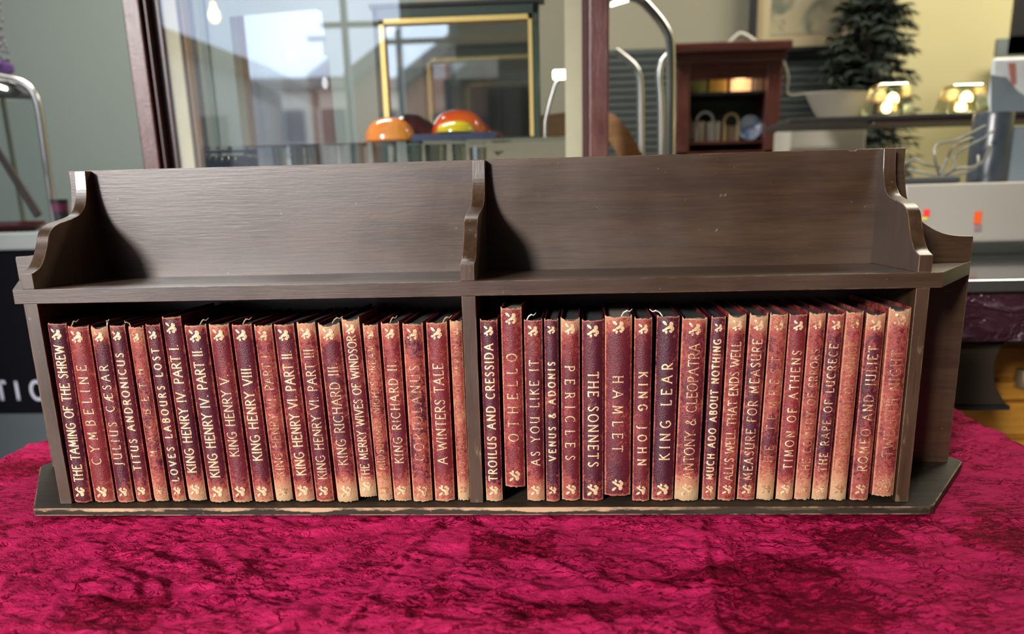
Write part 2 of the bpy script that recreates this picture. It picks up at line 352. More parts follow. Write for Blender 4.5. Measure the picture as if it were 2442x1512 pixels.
def vnoise(x, y, seed):                     # smooth lattice noise, vectorised
    xi = np.floor(x).astype(np.int64); yi = np.floor(y).astype(np.int64); fx = x - xi; fy = y - yi
    fx = fx * fx * (3 - 2 * fx); fy = fy * fy * (3 - 2 * fy)
    def h(a, b_):
        n = (a * 374761393 + b_ * 668265263 + seed * 1442695) & 0xffffffff; n = ((n ^ (n >> 13)) * 1274126177) & 0xffffffff
        return ((n ^ (n >> 16)) & 0xffff) / 65535.
    return (h(xi, yi) * (1 - fx) + h(xi + 1, yi) * fx) * (1 - fy) + (h(xi, yi + 1) * (1 - fx) + h(xi + 1, yi + 1) * fx) * fy
def fbm(x, y, seed, o=4):
    s = 0; a = .5
    for k in range(o): s = s + a * vnoise(x * 2 ** k + 3.1 * k, y * 2 ** k + 7.7 * k, seed + k); a *= .5
    return s
def cloth():
    hang = .42
    def axis(a, b_, dens):                   # parameter runs over the top and down both sides
        return np.linspace(a - hang, b_ + hang, int((b_ - a + 2 * hang) / dens))
    us = axis(TX0, TX1, .0024)
    ys = np.concatenate([np.linspace(TY0 - .1, -.32, 60), np.linspace(-.318, .10, 210), np.linspace(.105, TY1 + hang, 120)])
    U, V = np.meshgrid(us, ys)
    wx = (fbm(U * 9, V * 9, 5) - .5) * .10; wy = (fbm(U * 9 + 40, V * 9, 9) - .5) * .10
    r1 = 1 - np.abs(fbm((U + wx) * 16, (V + wy) * 34, 11) * 2 - .95) * 2.2
    r2 = 1 - np.abs(fbm((U + V * .8 + wx) * 42, (V - U * .5 + wy) * 75, 21) * 2 - .95) * 2
    r3 = 1 - np.abs(fbm((U - V * .6) * 95, (V + U * .3) * 150, 31, 3) * 2 - .9) * 2
    hgt = np.clip(r1, 0, 1) ** 2 * .0034 + np.clip(r2, 0, 1) ** 2 * .0024 + np.clip(r3, 0, 1) * .0011
    # long pressed fold lines
    for ang, off, amp in ((1.42, -.02, .0026), (1.5, .17, .0026), (-.16, -.13, .0024), (.08, -.21, .0022), (2.25, .1, .0012), (.9, -.42, .0012)):
        d = U * math.sin(ang) - V * math.cos(ang) - off + wx * .15
        hgt = hgt + amp * np.exp(-(d / .0022) ** 2)
    # nothing may rise into the rack that stands on it
    inr = (np.abs(U) < .41) & (V > -.016) & (V < .235)
    hgt = np.where(inr, hgt * .5 * 0 + .0035, hgt)
    hgt = np.minimum(hgt, .0062)
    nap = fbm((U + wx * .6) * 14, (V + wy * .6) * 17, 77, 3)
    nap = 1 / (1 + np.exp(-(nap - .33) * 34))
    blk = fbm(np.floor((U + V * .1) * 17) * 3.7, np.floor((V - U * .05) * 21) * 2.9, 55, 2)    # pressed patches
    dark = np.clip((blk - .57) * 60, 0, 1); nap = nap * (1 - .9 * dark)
    ex = np.maximum(TX0 - U, 0) + np.maximum(U - TX1, 0); ey = np.maximum(V - TY1, 0)
    X = np.clip(U, TX0, TX1); Y = np.clip(V, None, TY1); fold = .02 * np.sin(V * 34) * np.clip(ex / .2, 0, 1)
    X = X + np.where(U < TX0, -(.003 + ex * .1) - fold, 0) + np.where(U > TX1, .003 + ex * .1 + fold, 0)
    Y = Y + np.where(V > TY1, .003 + ey * .1 + .02 * np.sin(U * 40) * np.clip(ey / .2, 0, 1), 0)
    Z = TZ - .0045 + hgt - ex - ey + np.where(inr, .0, 0)
    Z = np.maximum(Z, FL + .02)
    ny, nx = U.shape
    co = np.stack([X, Y, Z], -1).reshape(-1, 3)
    i = np.arange(ny * nx).reshape(ny, nx); q = np.stack([i[:-1, :-1], i[:-1, 1:], i[1:, 1:], i[1:, :-1]], -1).reshape(-1, 4)
    me = bpy.data.meshes.new('velvet_tablecloth'); me.vertices.add(len(co)); me.vertices.foreach_set('co', co.ravel())
    me.loops.add(q.size); me.loops.foreach_set('vertex_index', q.ravel()); me.polygons.add(len(q))
    me.polygons.foreach_set('loop_start', np.arange(0, q.size, 4)); me.polygons.foreach_set('use_smooth', np.ones(len(q), bool))
    me.update(calc_edges=True); me.validate()
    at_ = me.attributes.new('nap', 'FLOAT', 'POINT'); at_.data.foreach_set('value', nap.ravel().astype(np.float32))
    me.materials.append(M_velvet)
    o = bpy.data.objects.new('velvet_tablecloth', me); sc.collection.objects.link(o)
    return tag(o, 'crimson crushed velvet cloth spread over the table under the book rack', 'tablecloth')
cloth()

# ================================================================== BOOK RACK
A, TW, HS, TS, HF, HT, D, PT = .3200, .0092, .1529, .0104, .1746, .2483, .1048, .008
SX, PB, HB, FB, BW, BT, TP, BB, C0 = .3277, .3875, .1810, .0111, .3353, .0061, .3300, .3990, .0043
YC = D + PT / 2; D2 = D + PT; YR = 2 * YC
rack = thing('book_rack', (0, YC, -BT), 'dark stained wooden table-top book rack with scrolled ends and a long upper shelf', 'book rack')
# scrolled end profile (y, z) in front of the back panel
SCROLL = [(0, HS + TS), (0, HF), (.0030, .1753), (.0115, .1782), (.0190, .1845), (.0237, .1905), (.0268, .1950), (.0300, .2006), (.0350, .2048), (.0440, .2080),
          (.0560, .2101), (.0665, .2118), (.0770, .2143), (.0850, .2190), (.0897, .2250), (.0932, .2337), (.0952, HT - .0004), (D, HT - .0004)]
def smooth_poly(p, i0, i1, n=4):            # Catmull-Rom through a stretch of the outline
    out = list(p[:i0])
    for i in range(i0, i1):
        a, b_, c, d = p[max(i - 1, i0)], p[i], p[i + 1], p[min(i + 2, i1)]
        for k in range(n):
            t = k / n
            out.append(tuple(.5 * (2 * b_[j] + (c[j] - a[j]) * t + (2 * a[j] - 5 * b_[j] + 4 * c[j] - d[j]) * t * t + (3 * b_[j] - a[j] - 3 * c[j] + d[j]) * t ** 3) for j in (0, 1)))
    return out + list(p[i1:])
sp = smooth_poly(SCROLL, 1, 16, 4)
def upright(name, x0, x1, rear=False):
    f = (lambda y: YR - y) if rear else (lambda y: y)
    lo = [(f(D), HS + TS)] + [(f(y), z) for y, z in sp]
    if rear: lo = lo[::-1]
    LMB().prism(lo, x0, x1, 'x').build(name, M_rz, rack, bevel=.0004)
    LMB().box(x0, x1, f(0), f(D), 0, HS).build('upright_panel', M_rz, rack, bevel=.0004)
for rear in (False, True):
    upright('scrolled_end', -A, -A + TW, rear); upright('scrolled_end', A - TW, A, rear); upright('scrolled_divider', C0 - TW / 2 - .0004, C0 + TW / 2 + .0004, rear)
wing = [(TP, HT), (TP + .0005, .2336), (TP + .0041, .2126), (TP + .0095, .2025), (TP + .0166, .1946), (TP + .0239, .1895), (TP + .0315, .1858), (TP + .0400, .1835), (TP + .0490, .1825), (PB - .0005, .1822), (PB, HB - .001)]
wing = smooth_poly(wing, 0, 9, 4)
pan = [(-PB, 0), (PB, 0), (PB, HB - .002)] + wing[::-1] + [(.2935, HT), (.2925, HT - .0012), (.2885, HT - .0013), (.287, HT)] + [(-x, z) for x, z in wing] + [(-PB, HB - .002)]
LMB().prism(pan, D, D2, 'y').build('back_panel', M_rx, rack, bevel=.0004)
hexa = lambda fx, fy, tx: [(-fx, fy), (fx, fy), (tx, D - .001), (tx, D2 + .001), (fx, YR - fy), (-fx, YR - fy), (-tx, D2 + .001), (-tx, D - .001)]
# shelf in a front and a rear board, either side of the panel
LMB().prism([(-SX, 0), (SX, 0), (PB, D), (-PB, D)], HS, HS + TS, 'z').build('shelf_board', M_rx, rack, bevel=.0004)
LMB().prism([(-PB, D2), (PB, D2), (SX, YR), (-SX, YR)], HS, HS + TS, 'z').build('shelf_board', M_rx, rack, bevel=.0004)
bp = [(-BW, -FB), (BW - .010, -FB), (BW - .003, -FB + .0012), (BW + .001, -FB + .005), (BB, D), (BB, D2), (BW, YR + FB), (-BW, YR + FB), (-BB, D2), (-BB, D)]
M_base = wood('stained_wood_worn_base', (.016, .012, .007), (.044, .032, .020), axis='x', wear=(.66, .42, .26), wearamt=1.7, rough=.6, spec=.25)
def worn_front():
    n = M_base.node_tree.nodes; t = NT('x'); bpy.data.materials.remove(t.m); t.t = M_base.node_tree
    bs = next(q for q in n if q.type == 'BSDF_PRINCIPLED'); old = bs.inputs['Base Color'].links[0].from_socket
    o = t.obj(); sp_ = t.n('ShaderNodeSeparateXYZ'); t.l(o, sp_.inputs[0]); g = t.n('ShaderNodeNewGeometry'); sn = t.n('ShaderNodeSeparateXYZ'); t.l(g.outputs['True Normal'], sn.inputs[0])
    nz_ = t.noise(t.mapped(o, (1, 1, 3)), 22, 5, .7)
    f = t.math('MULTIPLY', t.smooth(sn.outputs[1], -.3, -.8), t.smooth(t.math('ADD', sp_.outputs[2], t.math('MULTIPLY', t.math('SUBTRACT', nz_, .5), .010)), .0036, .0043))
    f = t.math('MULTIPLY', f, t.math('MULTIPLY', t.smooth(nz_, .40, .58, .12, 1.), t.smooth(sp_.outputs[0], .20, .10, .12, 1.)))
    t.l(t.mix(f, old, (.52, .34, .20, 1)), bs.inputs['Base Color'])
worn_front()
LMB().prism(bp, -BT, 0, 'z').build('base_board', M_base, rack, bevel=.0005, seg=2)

# ================================================================== BOOKS
# letter forms: strokes on a 1-high grid, 'o' = bowls
def arc(cx, cy, rx, ry, a0, a1, n=10):
    return [(cx + rx * math.cos(R(a0 + (a1 - a0) * k / n)), cy + ry * math.sin(R(a0 + (a1 - a0) * k / n))) for k in range(n + 1)]
G = {
 'A': (.80, [[(.04, 0), (.40, 1)], [(.40, 1), (.76, 0)], [(.18, .36), (.62, .36)]]),
 'B': (.62, [[(.1, 0), (.1, 1)], [(.1, 1)] + arc(.30, .77, .22, .23, 90, -90, 7) + [(.1, .54)], [(.1, .54)] + arc(.32, .27, .25, .27, 90, -90, 7) + [(.1, 0)]]),
 'C': (.74, [arc(.42, .5, .36, .5, 50, 310, 14)]),
 'D': (.78, [[(.1, 0), (.1, 1)], [(.1, 1)] + arc(.28, .5, .42, .5, 90, -90, 10) + [(.1, 0)]]),
 'E': (.58, [[(.1, 0), (.1, 1)], [(.1, 1), (.52, 1), (.52, .88)], [(.1, .54), (.44, .54)], [(.1, 0), (.54, 0), (.54, .12)]]),
 'F': (.54, [[(.1, 0), (.1, 1)], [(.1, 1), (.52, 1), (.52, .88)], [(.1, .54), (.44, .54)]]),
 'G': (.78, [arc(.42, .5, .36, .5, 50, 320, 14), [(.46, .42), (.70, .42), (.70, .1)]]),
 'H': (.74, [[(.1, 0), (.1, 1)], [(.64, 0), (.64, 1)], [(.1, .55), (.64, .55)]]),
 'I': (.22, [[(.11, 0), (.11, 1)]]),
 'J': (.34, [[(.24, 1), (.24, .0), (.16, -.14), (.02, -.16)]]),
 'K': (.66, [[(.1, 0), (.1, 1)], [(.60, 1), (.12, .48)], [(.26, .60), (.64, 0)]]),
 'L': (.52, [[(.1, 0), (.1, 1)], [(.1, 0), (.50, 0), (.50, .14)]]),
 'M': (.92, [[(.12, 0), (.18, 1)], [(.18, 1), (.46, .18)], [(.46, .18), (.74, 1)], [(.74, 1), (.80, 0)]]),
 'N': (.78, [[(.1, 0), (.1, 1)], [(.1, 1), (.68, 0)], [(.68, 0), (.68, 1)]]),
 'O': (.82, [arc(.41, .5, .36, .5, 0, 360, 20)]),
 'P': (.58, [[(.1, 0), (.1, 1)], [(.1, 1)] + arc(.29, .73, .24, .27, 90, -90, 8) + [(.1, .46)]]),
 'R': (.64, [[(.1, 0), (.1, 1)], [(.1, 1)] + arc(.29, .74, .24, .26, 90, -90, 8) + [(.1, .48)], [(.28, .48), (.62, 0)]]),
 'S': (.54, [[(.47, .84), (.38, .97), (.24, 1), (.11, .9), (.09, .74), (.2, .6), (.36, .46), (.47, .32), (.45, .12), (.32, 0), (.16, .02), (.07, .16)]]),
 'T': (.64, [[(.32, 0), (.32, 1)], [(.04, .88), (.04, 1), (.60, 1), (.60, .88)]]),
 'U': (.74, [[(.1, 1), (.1, .32)] + arc(.37, .28, .27, .28, 180, 360, 8) + [(.64, 1)], [(.64, .3), (.64, 0)]]),
 'V': (.74, [[(.03, 1), (.37, 0)], [(.37, 0), (.71, 1)]]),
 'W': (1.04, [[(.03, 1), (.28, 0)], [(.28, 0), (.52, .9)], [(.52, .9), (.76, 0)], [(.76, 0), (1.01, 1)]]),
 'Y': (.70, [[(.04, 1), (.35, .5)], [(.66, 1), (.35, .5)], [(.35, .5), (.35, 0)]]),
 '&': (.78, [[(.72, 0), (.24, .68), (.22, .88), (.36, 1), (.50, .88), (.44, .68), (.14, .42), (.08, .2), (.22, 0), (.46, .04), (.66, .36)]]),
 'Æ': (1.02, [[(.03, 0), (.52, 1)], [(.52, 1), (.52, 0)], [(.2, .36), (.52, .36)], [(.52, 1), (.96, 1), (.96, .88)], [(.52, .54), (.86, .54)], [(.52, 0), (.98, 0), (.98, .12)]]),
 '.': (.22, [[(.11, .0), (.11, .10)]]), "'": (.16, [[(.08, 1), (.05, .78)]]), ' ': (.38, []),
}
def text_strokes(s, gap=.12):
    out = []; x = 0
    for ch in s:
        w, st = G[ch]
        for p in st:
            q = [(x + a, b_) for a, b_ in p]; out.append((q, .135))
            for e, n_ in ((q[0], q[1]), (q[-1], q[-2])):       # small serifs on upright ends
                dx, dy = n_[0] - e[0], n_[1] - e[1]
                if abs(dy) > abs(dx) * 1.2 and (abs(e[1]) < .02 or abs(e[1] - 1) < .02) and ch not in "OSCG&.'" and abs(dy) > .25:
                    out.append(([(e[0] - .10, e[1]), (e[0] + .10, e[1])], .07))
        x += w + gap
    return out, x - gap
def ribbon(mb, pts, th, fn, step):
    P = []
    for a, b_ in zip(pts[:-1], pts[1:]):
        L_ = math.dist(fn(*a, raw=True), fn(*b_, raw=True)); n = max(1, int(math.ceil(L_ / step)))
        P += [(a[0] + (b_[0] - a[0]) * k / n, a[1] + (b_[1] - a[1]) * k / n) for k in range(n)]
    P.append(pts[-1]); vs = []
    Q = [fn(*p, raw=True) for p in P]
    for i, q in enumerate(Q):
        a, b_ = Q[max(i - 1, 0)], Q[min(i + 1, len(Q) - 1)]; dx, dy = b_[0] - a[0], b_[1] - a[1]; l = math.hypot(dx, dy) or 1
        nx, ny = -dy / l * th / 2, dx / l * th / 2
        vs += [(q[0] + nx, q[1] + ny), (q[0] - nx, q[1] - ny)]
    return vs, [(2 * i, 2 * i + 1, 2 * i + 3, 2 * i + 2) for i in range(len(Q) - 1)]
ORN = [(-.30, .34, .24, .11, -42), (.24, .26, .17, .20, 20), (.10, .02, .20, .15, 35), (.34, -.12, .15, .20, 10), (.20, -.34, .15, .11, -30), (-.16, -.12, .20, .10, 40), (-.36, -.26, .13, .10, 20), (-.16, -.40, .10, .13, -20)]

BOOKS = [  # xTL xTR yT xBL xBR yB title yTitleTop yTitleBottom down wear tone tail head
 (102,150,770,170,212,1200,'THE TAMING OF THE SHREW',822,1146,0,.05,.12,.1,.1),
 (155,212,776,228,276,1200,'CYMBELINE',868,1104,0,.30,.95,.3,.2),
 (215,255,776,280,322,1198,'JULIUS CÆSAR',868,1105,0,.30,.25,.3,.8),
 (257,298,774,327,363,1202,'TITUS ANDRONICUS',841,1122,0,.22,.35,.4,.3),
 (304,341,778,369,405,1202,'MACBETH',878,1089,0,.62,.20,.4,.2),
 (344,381,772,412,446,1200,'LOVES LABOURS LOST',830,1148,0,.18,.20,.6,.1),
 (383,431,752,450,494,1193,'KING HENRY IV. PART I.',818,1122,0,.22,.20,.9,.1),
 (438,491,774,500,552,1198,'KING HENRY IV. PART II.',828,1135,0,.18,.15,.7,.2),
 (494,547,772,557,601,1197,'KING HENRY V.',889,1083,0,.30,.45,.4,.5),
 (550,600,772,608,654,1200,'KING HENRY VIII.',868,1096,0,.20,.30,.4,.1),
 (604,648,774,658,701,1198,'KING HENRY VI. PART I.',839,1135,0,.60,.60,1.,.2),
 (650,702,772,706,751,1196,'KING HENRY VI. PART II.',835,1130,0,.25,.30,.6,.2),
 (705,752,768,755,798,1198,'KING HENRY VI. PART III.',824,1141,0,.35,.30,.2,.6),
 (756,810,770,805,856,1198,'KING RICHARD III.',863,1105,0,.40,.25,1.,.9),
 (812,856,755,858,900,1185,'THE MERRY WIVES OF WINDSOR',798,1141,0,.30,.35,1.,.9),
 (862,902,772,903,937,1196,'A MIDSUMMER NIGHTS DREAM',822,1142,0,.70,.35,.6,.2),
 (905,953,768,941,981,1195,'KING RICHARD II.',857,1100,0,.38,.50,.6,.3),
 (957,1010,770,986,1032,1197,'CORIOLANUS',868,1094,0,.58,.12,.4,.1),
 (1014,1067,767,1038,1085,1195,'A WINTERS TALE',863,1102,0,.32,.70,.4,.2),
 (1072,1102,763,1092,1122,1192,'TWO GENTLEMEN OF VERONA',802,1141,0,.80,.45,.7,.5),
 (1141,1189,761,1161,1198,1198,'TROILUS AND CRESSIDA',818,1146,0,.08,.15,.9,.1),
 (1191,1246,730,1206,1252,1161,'OTHELLO',837,1046,0,.42,.75,.1,.2),
 (1248,1294,761,1257,1300,1193,'AS YOU LIKE IT',855,1104,0,.30,.35,.6,.1),
 (1296,1333,759,1303,1335,1192,'VENUS & ADONIS',859,1091,0,.25,.05,.2,.1),
 (1336,1383,756,1339,1385,1193,'PERICLES',868,1091,1,.30,.50,.3,.9),
 (1388,1440,761,1387,1441,1189,'THE SONNETS',881,1104,1,.14,.12,.3,.2),
 (1441,1509,750,1441,1504,1181,'HAMLET',889,1070,1,.30,.38,.1,.5),
 (1512,1557,756,1507,1549,1192,'KING JOHN',881,1102,1,.26,.45,.3,.2),
 (1564,1624,752,1554,1604,1196,'KING LEAR',863,1094,0,.18,.00,.3,.1),
 (1626,1689,757,1607,1665,1199,'ANTONY & CLEOPATRA',818,1142,0,.48,.42,1.,.3),
 (1697,1732,754,1672,1707,1192,'MUCH ADO ABOUT NOTHING',807,1139,0,.25,.05,.4,.1),
 (1736,1783,748,1711,1752,1195,"ALL'S WELL THAT ENDS WELL",814,1144,0,.42,.70,.1,1.),
 (1786,1836,747,1758,1798,1193,'MEASURE FOR MEASURE',807,1141,0,.42,.15,.2,.9),
 (1837,1881,747,1802,1845,1195,'THE TEMPEST',848,1125,0,.72,.40,.9,.3),
 (1882,1928,748,1849,1890,1195,'TIMON OF ATHENS',833,1116,0,.32,.75,.8,.1),
 (1930,1972,745,1893,1932,1191,'THE COMEDY OF ERRORS',829,1131,0,.68,.40,.5,.5),
 (1974,2017,747,1935,1972,1193,'THE RAPE OF LUCRECE',818,1120,0,.50,.08,.8,.2),
 (2018,2062,743,1977,2017,1192,'THE MERCHANT OF VENICE',811,1124,0,.85,.35,.9,.1),
 (2066,2115,747,2026,2070,1190,'ROMEO AND JULIET',822,1116,0,.50,.10,.3,.6),
 (2119,2177,731,2079,2130,1183,'TWELFTH NIGHT',829,1082,0,.72,.42,.3,.7),
]
ORD = ['first', 'second', 'third', 'fourth', 'fifth', 'sixth', 'seventh', 'eighth', 'ninth', 'tenth']
M_thr = plain('tan_thread', (.42, .31, .18), .8); M_pap = plain('torn_white_paper', (.75, .74, .70), .7)
THREADS = {1: (M_thr, -.6, .004), 4: (M_thr, -.7, -.004), 7: (M_thr, .4, .005), 9: (M_thr, .1, .005), 13: (M_thr, .3, .006), 18: (M_thr, .6, .005), 22: (M_pap, -.7, .005), 26: (M_pap, .2, .006), 28: (M_pap, -.5, -.007), 16: (M_thr, 0, .004), 2: (M_pap, .9, .001)}
def book(i, spec):
    xTL, xTR, yT, xBL, xBR, yB, title, y0, y1, down, wear, tone, tail, head = spec
    rnd = random.Random(100 + i)
    ys = .0015 + rnd.uniform(0, .0025)       # how far the spine sits behind the front edge of the uprights
    tl, tr, bl, br = at(xTL, yT, y=ys), at(xTR, yT, y=ys), at(xBL, yB, y=ys), at(xBR, yB, y=ys)
    w = ((tr.x - tl.x) + (br.x - bl.x)) / 2 - .0007
    zb = max((bl.z + br.z) / 2, 0.0); H = min((tl.z + tr.z) / 2 - zb, HS - .002 - zb)
    xb = (bl.x + br.x) / 2; lean = math.atan2((tl.x + tr.x) / 2 - xb, H)
    xb = max(xb, (-A + TW if i < 20 else C0 + TW / 2) + w / 2 + .0012)
    xb = min(xb, (C0 - TW / 2 if i < 20 else A - TW) - w / 2 - .0012)
    if title not in ('OTHELLO', 'HAMLET', 'THE MERRY WIVES OF WINDSOR', 'TWELFTH NIGHT', 'KING HENRY IV. PART I.'): H += zb; zb = 0.0006
    zb += abs(math.sin(lean)) * w / 2
    side = 'left' if i < 20 else 'right'; k = i % 20
    place = (f'{ORD[k]} from the left end panel' if i < 10 else f'{ORD[19 - k]} to the left of the centre divider' if i < 20 else
             f'{ORD[k]} to the right of the centre divider' if i < 30 else f'{ORD[19 - k]} from the right end panel')
    hue = 'brick red' if tone > .65 else 'dark purple brown' if tone < .13 else 'maroon'
    st = 'heavily rubbed' if wear > .55 else 'worn' if wear > .27 else 'lightly worn'
    ex = ''
    b_ = thing('book', (xb, ys, zb), f'{st} {hue} leather book, {place}', 'book', 'small red leather books standing in the rack')
    b_.rotation_euler = (0, lean, 0)
    bulge = min(.0036, w * .22); dp = .096; bd = .0008; hw = w / 2
    # cover: spine + two boards, as one wrapped sheet
    nseg = 12; nz = 46; prof = []
    for k_ in range(nseg + 1):
        x = -hw + w * k_ / nseg; t = 2 * x / w; prof.append((x, -bulge * (1 - abs(t) ** 2.1) + .0004))
    hinge = .0045
    outer = [(-hw, dp), (-hw, .03), (-hw + .0001, hinge + .002), (-hw + .0006, hinge), (-hw + .0001, .002)] + prof + [(hw - .0001, .002), (hw - .0006, hinge), (hw - .0001, hinge + .002), (hw, .03), (hw, dp)]
    inner = [(-hw + bd, dp), (-hw + bd, .03), (-hw + bd, .004)] ; n_o = len(outer)
    def inn(p):
        x, y = p
        return (max(-hw + bd, min(hw - bd, x)), max(y, .0014) if abs(x) < hw - bd else y) if y < .002 else (math.copysign(hw - bd, x), y)
    inner = [inn(p) for p in outer]
    vs = []; fs = []; uvs = []
    for j in range(nz + 1):
        v = j / nz; z = H * v
        for q, p in enumerate(outer + inner):
            q_ = q % n_o; onsp = 5 <= q_ < 5 + nseg + 1; zz = z; px_, py_ = p
            if onsp:
                cx_ = (q_ - 5) / nseg
                if j == nz: zz = z - .0016 + rnd.uniform(-.0005, .0004) * (1 + wear) - .0022 * math.exp(-((cx_ - .5) / .25) ** 2) * (head > .6) + .0009 * (abs(cx_ - .5) > .44)
                if j == 0: zz = z + rnd.uniform(0, .0007) * (1 + wear)
                if q < n_o: py_ += rnd.uniform(-1, 1) * .00010
                if q < n_o and j in (nz, 0): py_ += .0006
            else:
                if j == nz: zz = z - .0004
            vs.append((px_, py_, zz)); uvs.append(((q_ - 5) / nseg, v) if onsp else (.5, .5))
    m_ = 2 * n_o
    for j in range(nz):
        a = j * m_; b2 = a + m_
        for q in range(n_o - 1):
            fs.append((a + q, a + q + 1, b2 + q + 1, b2 + q)); fs.append((a + n_o + q + 1, a + n_o + q, b2 + n_o + q, b2 + n_o + q + 1))
        fs.append((a + n_o, a, b2, b2 + n_o)); fs.append((a + n_o - 1, a + m_ - 1, b2 + m_ - 1, b2 + n_o - 1))
    for q in range(n_o - 1):
        fs.append((q + 1, q, n_o + q, n_o + q + 1)); t_ = nz * m_; fs.append((t_ + q, t_ + q + 1, t_ + n_o + q + 1, t_ + n_o + q))
    mb = MB(); mb.v = vs; mb.f = fs; co = mb.build('cover', M_leather, b_, smooth=True)
    uvl = co.data.uv_layers.new(name='UVMap'); vi = np.empty(len(co.data.loops), np.int32); co.data.loops.foreach_get('vertex_index', vi)
    uvl.data.foreach_set('uv', np.array(uvs, np.float32)[vi].ravel())
    co.color = (wear, tone, tail, head)
    # pages, with a hollow head
    ph = H - .0026
    pg = MB().box(-hw + bd + .0001, hw - bd - .0001, .0022, dp - .003, .0022, ph)
    po_ = pg.build('page_block', M_pages, b_, bevel=.0003)
    # lettering
    spine_y = lambda x: -bulge * (1 - min(1, abs(2 * x / w)) ** 2.1) + .0004 - .00022
    zof = lambda y: H * (yB - y) / (yB - yT)
    za, zc = zof(y1), zof(y0); run = zc - za; ch = min(.0072, w * .50)
    st_, width = text_strokes(title)
    if run > width * ch * .98:               # short titles are letter-spaced, not stretched
        st_, width = text_strokes(title, .12 + (run - width * ch * .98) / (ch * .98) / (len(title) - 1))
    sx = run / width; th = .00085 * (1.15 if wear < .3 else .9); cx0 = rnd.uniform(-.0004, .0004)
    if down: fn = lambda a, b2, raw=False: (cx0 + (b2 - .5) * ch, zc - a * sx)
    else: fn = lambda a, b2, raw=False: (cx0 - (b2 - .5) * ch, za + a * sx)
    T = MB()
    for pts, thk in st_:
        v2, f2 = ribbon(T, pts, th if thk > .1 else th * .6, fn, .0011)
        T.add([(x, spine_y(x), z) for x, z in v2], f2)
    to = T.build('spine_title', M_gold, b_); to.color = (wear, tone, 0, 1)
    for zc_ in ((H * .937, H * .066) if title != 'OTHELLO' else (H * .937, H * .07)):
        O = MB(); sz = min(.0086, w * .56); fl = 1 if zc_ > H / 2 else -1
        for ex_, ey_, rx, ry, rt in ORN:
            pts = []; n = 12
            ca, sa = math.cos(R(rt)), math.sin(R(rt))
            for r_ in (.0, .55, 1.):
                for k_ in range(n):
                    a = 2 * math.pi * k_ / n; x, y = rx * r_ * math.cos(a), ry * r_ * math.sin(a)
                    X, Z = (ex_ + x * ca - y * sa) * sz, fl * (ey_ + x * sa + y * ca) * sz
                    pts.append((X, spine_y(X) - .00004, zc_ + Z))
            O.add(pts, [(r_ * n + k_, r_ * n + (k_ + 1) % n, (r_ + 1) * n + (k_ + 1) % n, (r_ + 1) * n + k_) for r_ in (0, 1) for k_ in range(n)])
        oo = O.build('spine_ornament', M_gold, b_); oo.color = (wear * .8, tone, 0, 1)
    if i in THREADS:                         # frayed headband threads
        col_, dx, dy = THREADS[i]
        p = [(dx * hw, .001, H - .0015), (dx * hw + dy * .3, .002, H + .0012), (dx * hw + dy * .7, .0005, H + .0026), (dx * hw + dy, .0015, H + .0018), (dx * hw + dy * 1.3, .003, H + .0033)]
        MB().tube(p, [.0004, .0005, .0006, .0004, .0002], 6).build('frayed_thread', col_, b_, smooth=True)
    return b_
for i, s_ in enumerate(BOOKS): book(i, s_)

#BACKGROUND
# ================================================================== BACKGROUND: THE SHOP
def pbox(x0, y0, x1, y1, Y, dep):
    ym, xm_ = (y0 + y1) / 2, (x0 + x1) / 2
    return (at(x0, ym, y=Y).x, at(x1, ym, y=Y).x, Y, Y + dep, at(xm_, y1, y=Y).z, at(xm_, y0, y=Y).z)
def real_glass(name, col=(1, 1, 1), rough=.0):
    t = NT(name); g = t.n('ShaderNodeBsdfGlass'); g.inputs['Roughness'].default_value = rough; g.inputs['IOR'].default_value = 1.46
    n = t.noise(t.obj(), 5, 2); t.set(g, 'Color', t.mix(n, c4(col), c4([v * .97 for v in col]))); t.l(g.outputs[0], t.o.inputs[0]); return t.m
M_pane = glass('window_glass_clear', (.97, .985, .98), 3.7)
M_acr = glass('clear_acrylic', (.93, .96, .96), 1.6)
M_glass = real_glass('solid_clear_glass', (.96, .99, .97))
M_mah = wood('mahogany_polished', (.045, .012, .009), (.12, .036, .027), axis='z', rough=.3, dirt=False, edge=False)
M_mahx = wood('mahogany_polished_long', (.040, .010, .008), (.10, .028, .020), axis='x', rough=.3, dirt=False, edge=False)
M_chrome = plain('brushed_chrome_tube', (.52, .52, .51), .3, 1, vary=.05)
M_black = plain('matt_black', (.012, .012, .015), .5)
M_gold2 = plain('gold_frame_edge', (.78, .56, .20), .38, .7)
M_cream = plain('cream_painted_strip', (.62, .56, .40), .6, vary=.10, scale=25)
M_white = plain('white_laminate', (.62, .63, .62), .45, vary=.05)

# --- tall glass display cabinet
cz_top, cz_bot = .98, FL
cab = thing('display_cabinet', (GP.x, GP.y, FL), 'tall mahogany framed glass display cabinet standing directly behind the book rack', 'display cabinet')
cab.rotation_euler = (0, 0, GTH)
GX = Vector((math.cos(GTH), math.sin(GTH), 0)); GB = -GN
def gu(px, py=200, d=0.):                   # position along the cabinet front
    r = ray(px, py); P0 = GP + GB * d; t = (P0 - CAM).dot(GN) / r.dot(GN); h = CAM + r * t
    return (h - GP).dot(GX)
def cl(z): return z - FL
DEP = .30
def cpart(boxes, name, mat, **k):
    m_ = MB()
    for b_ in boxes: m_.box(*b_)
    return m_.build(name, mat, cab, **k)
zt, zb_ = cl(cz_top), cl(-.12)
u0, u1, u2, u3 = gu(335), gu(374), gu(385), gu(404)
v0, v1, v2 = gu(1388), gu(1403), gu(1450)
cpart([(u0, u1, -.03, .012, zb_, zt)], 'front_post', M_mah, bevel=.002)
cpart([(u1 + .004, u2, -.022, .012, zb_, zt), (u1 - .002, u3, -.004, .012, zb_, zt)], 'post_moulding', plain('mahogany_dark_moulding', (.045, .014, .011), .35), bevel=.001)
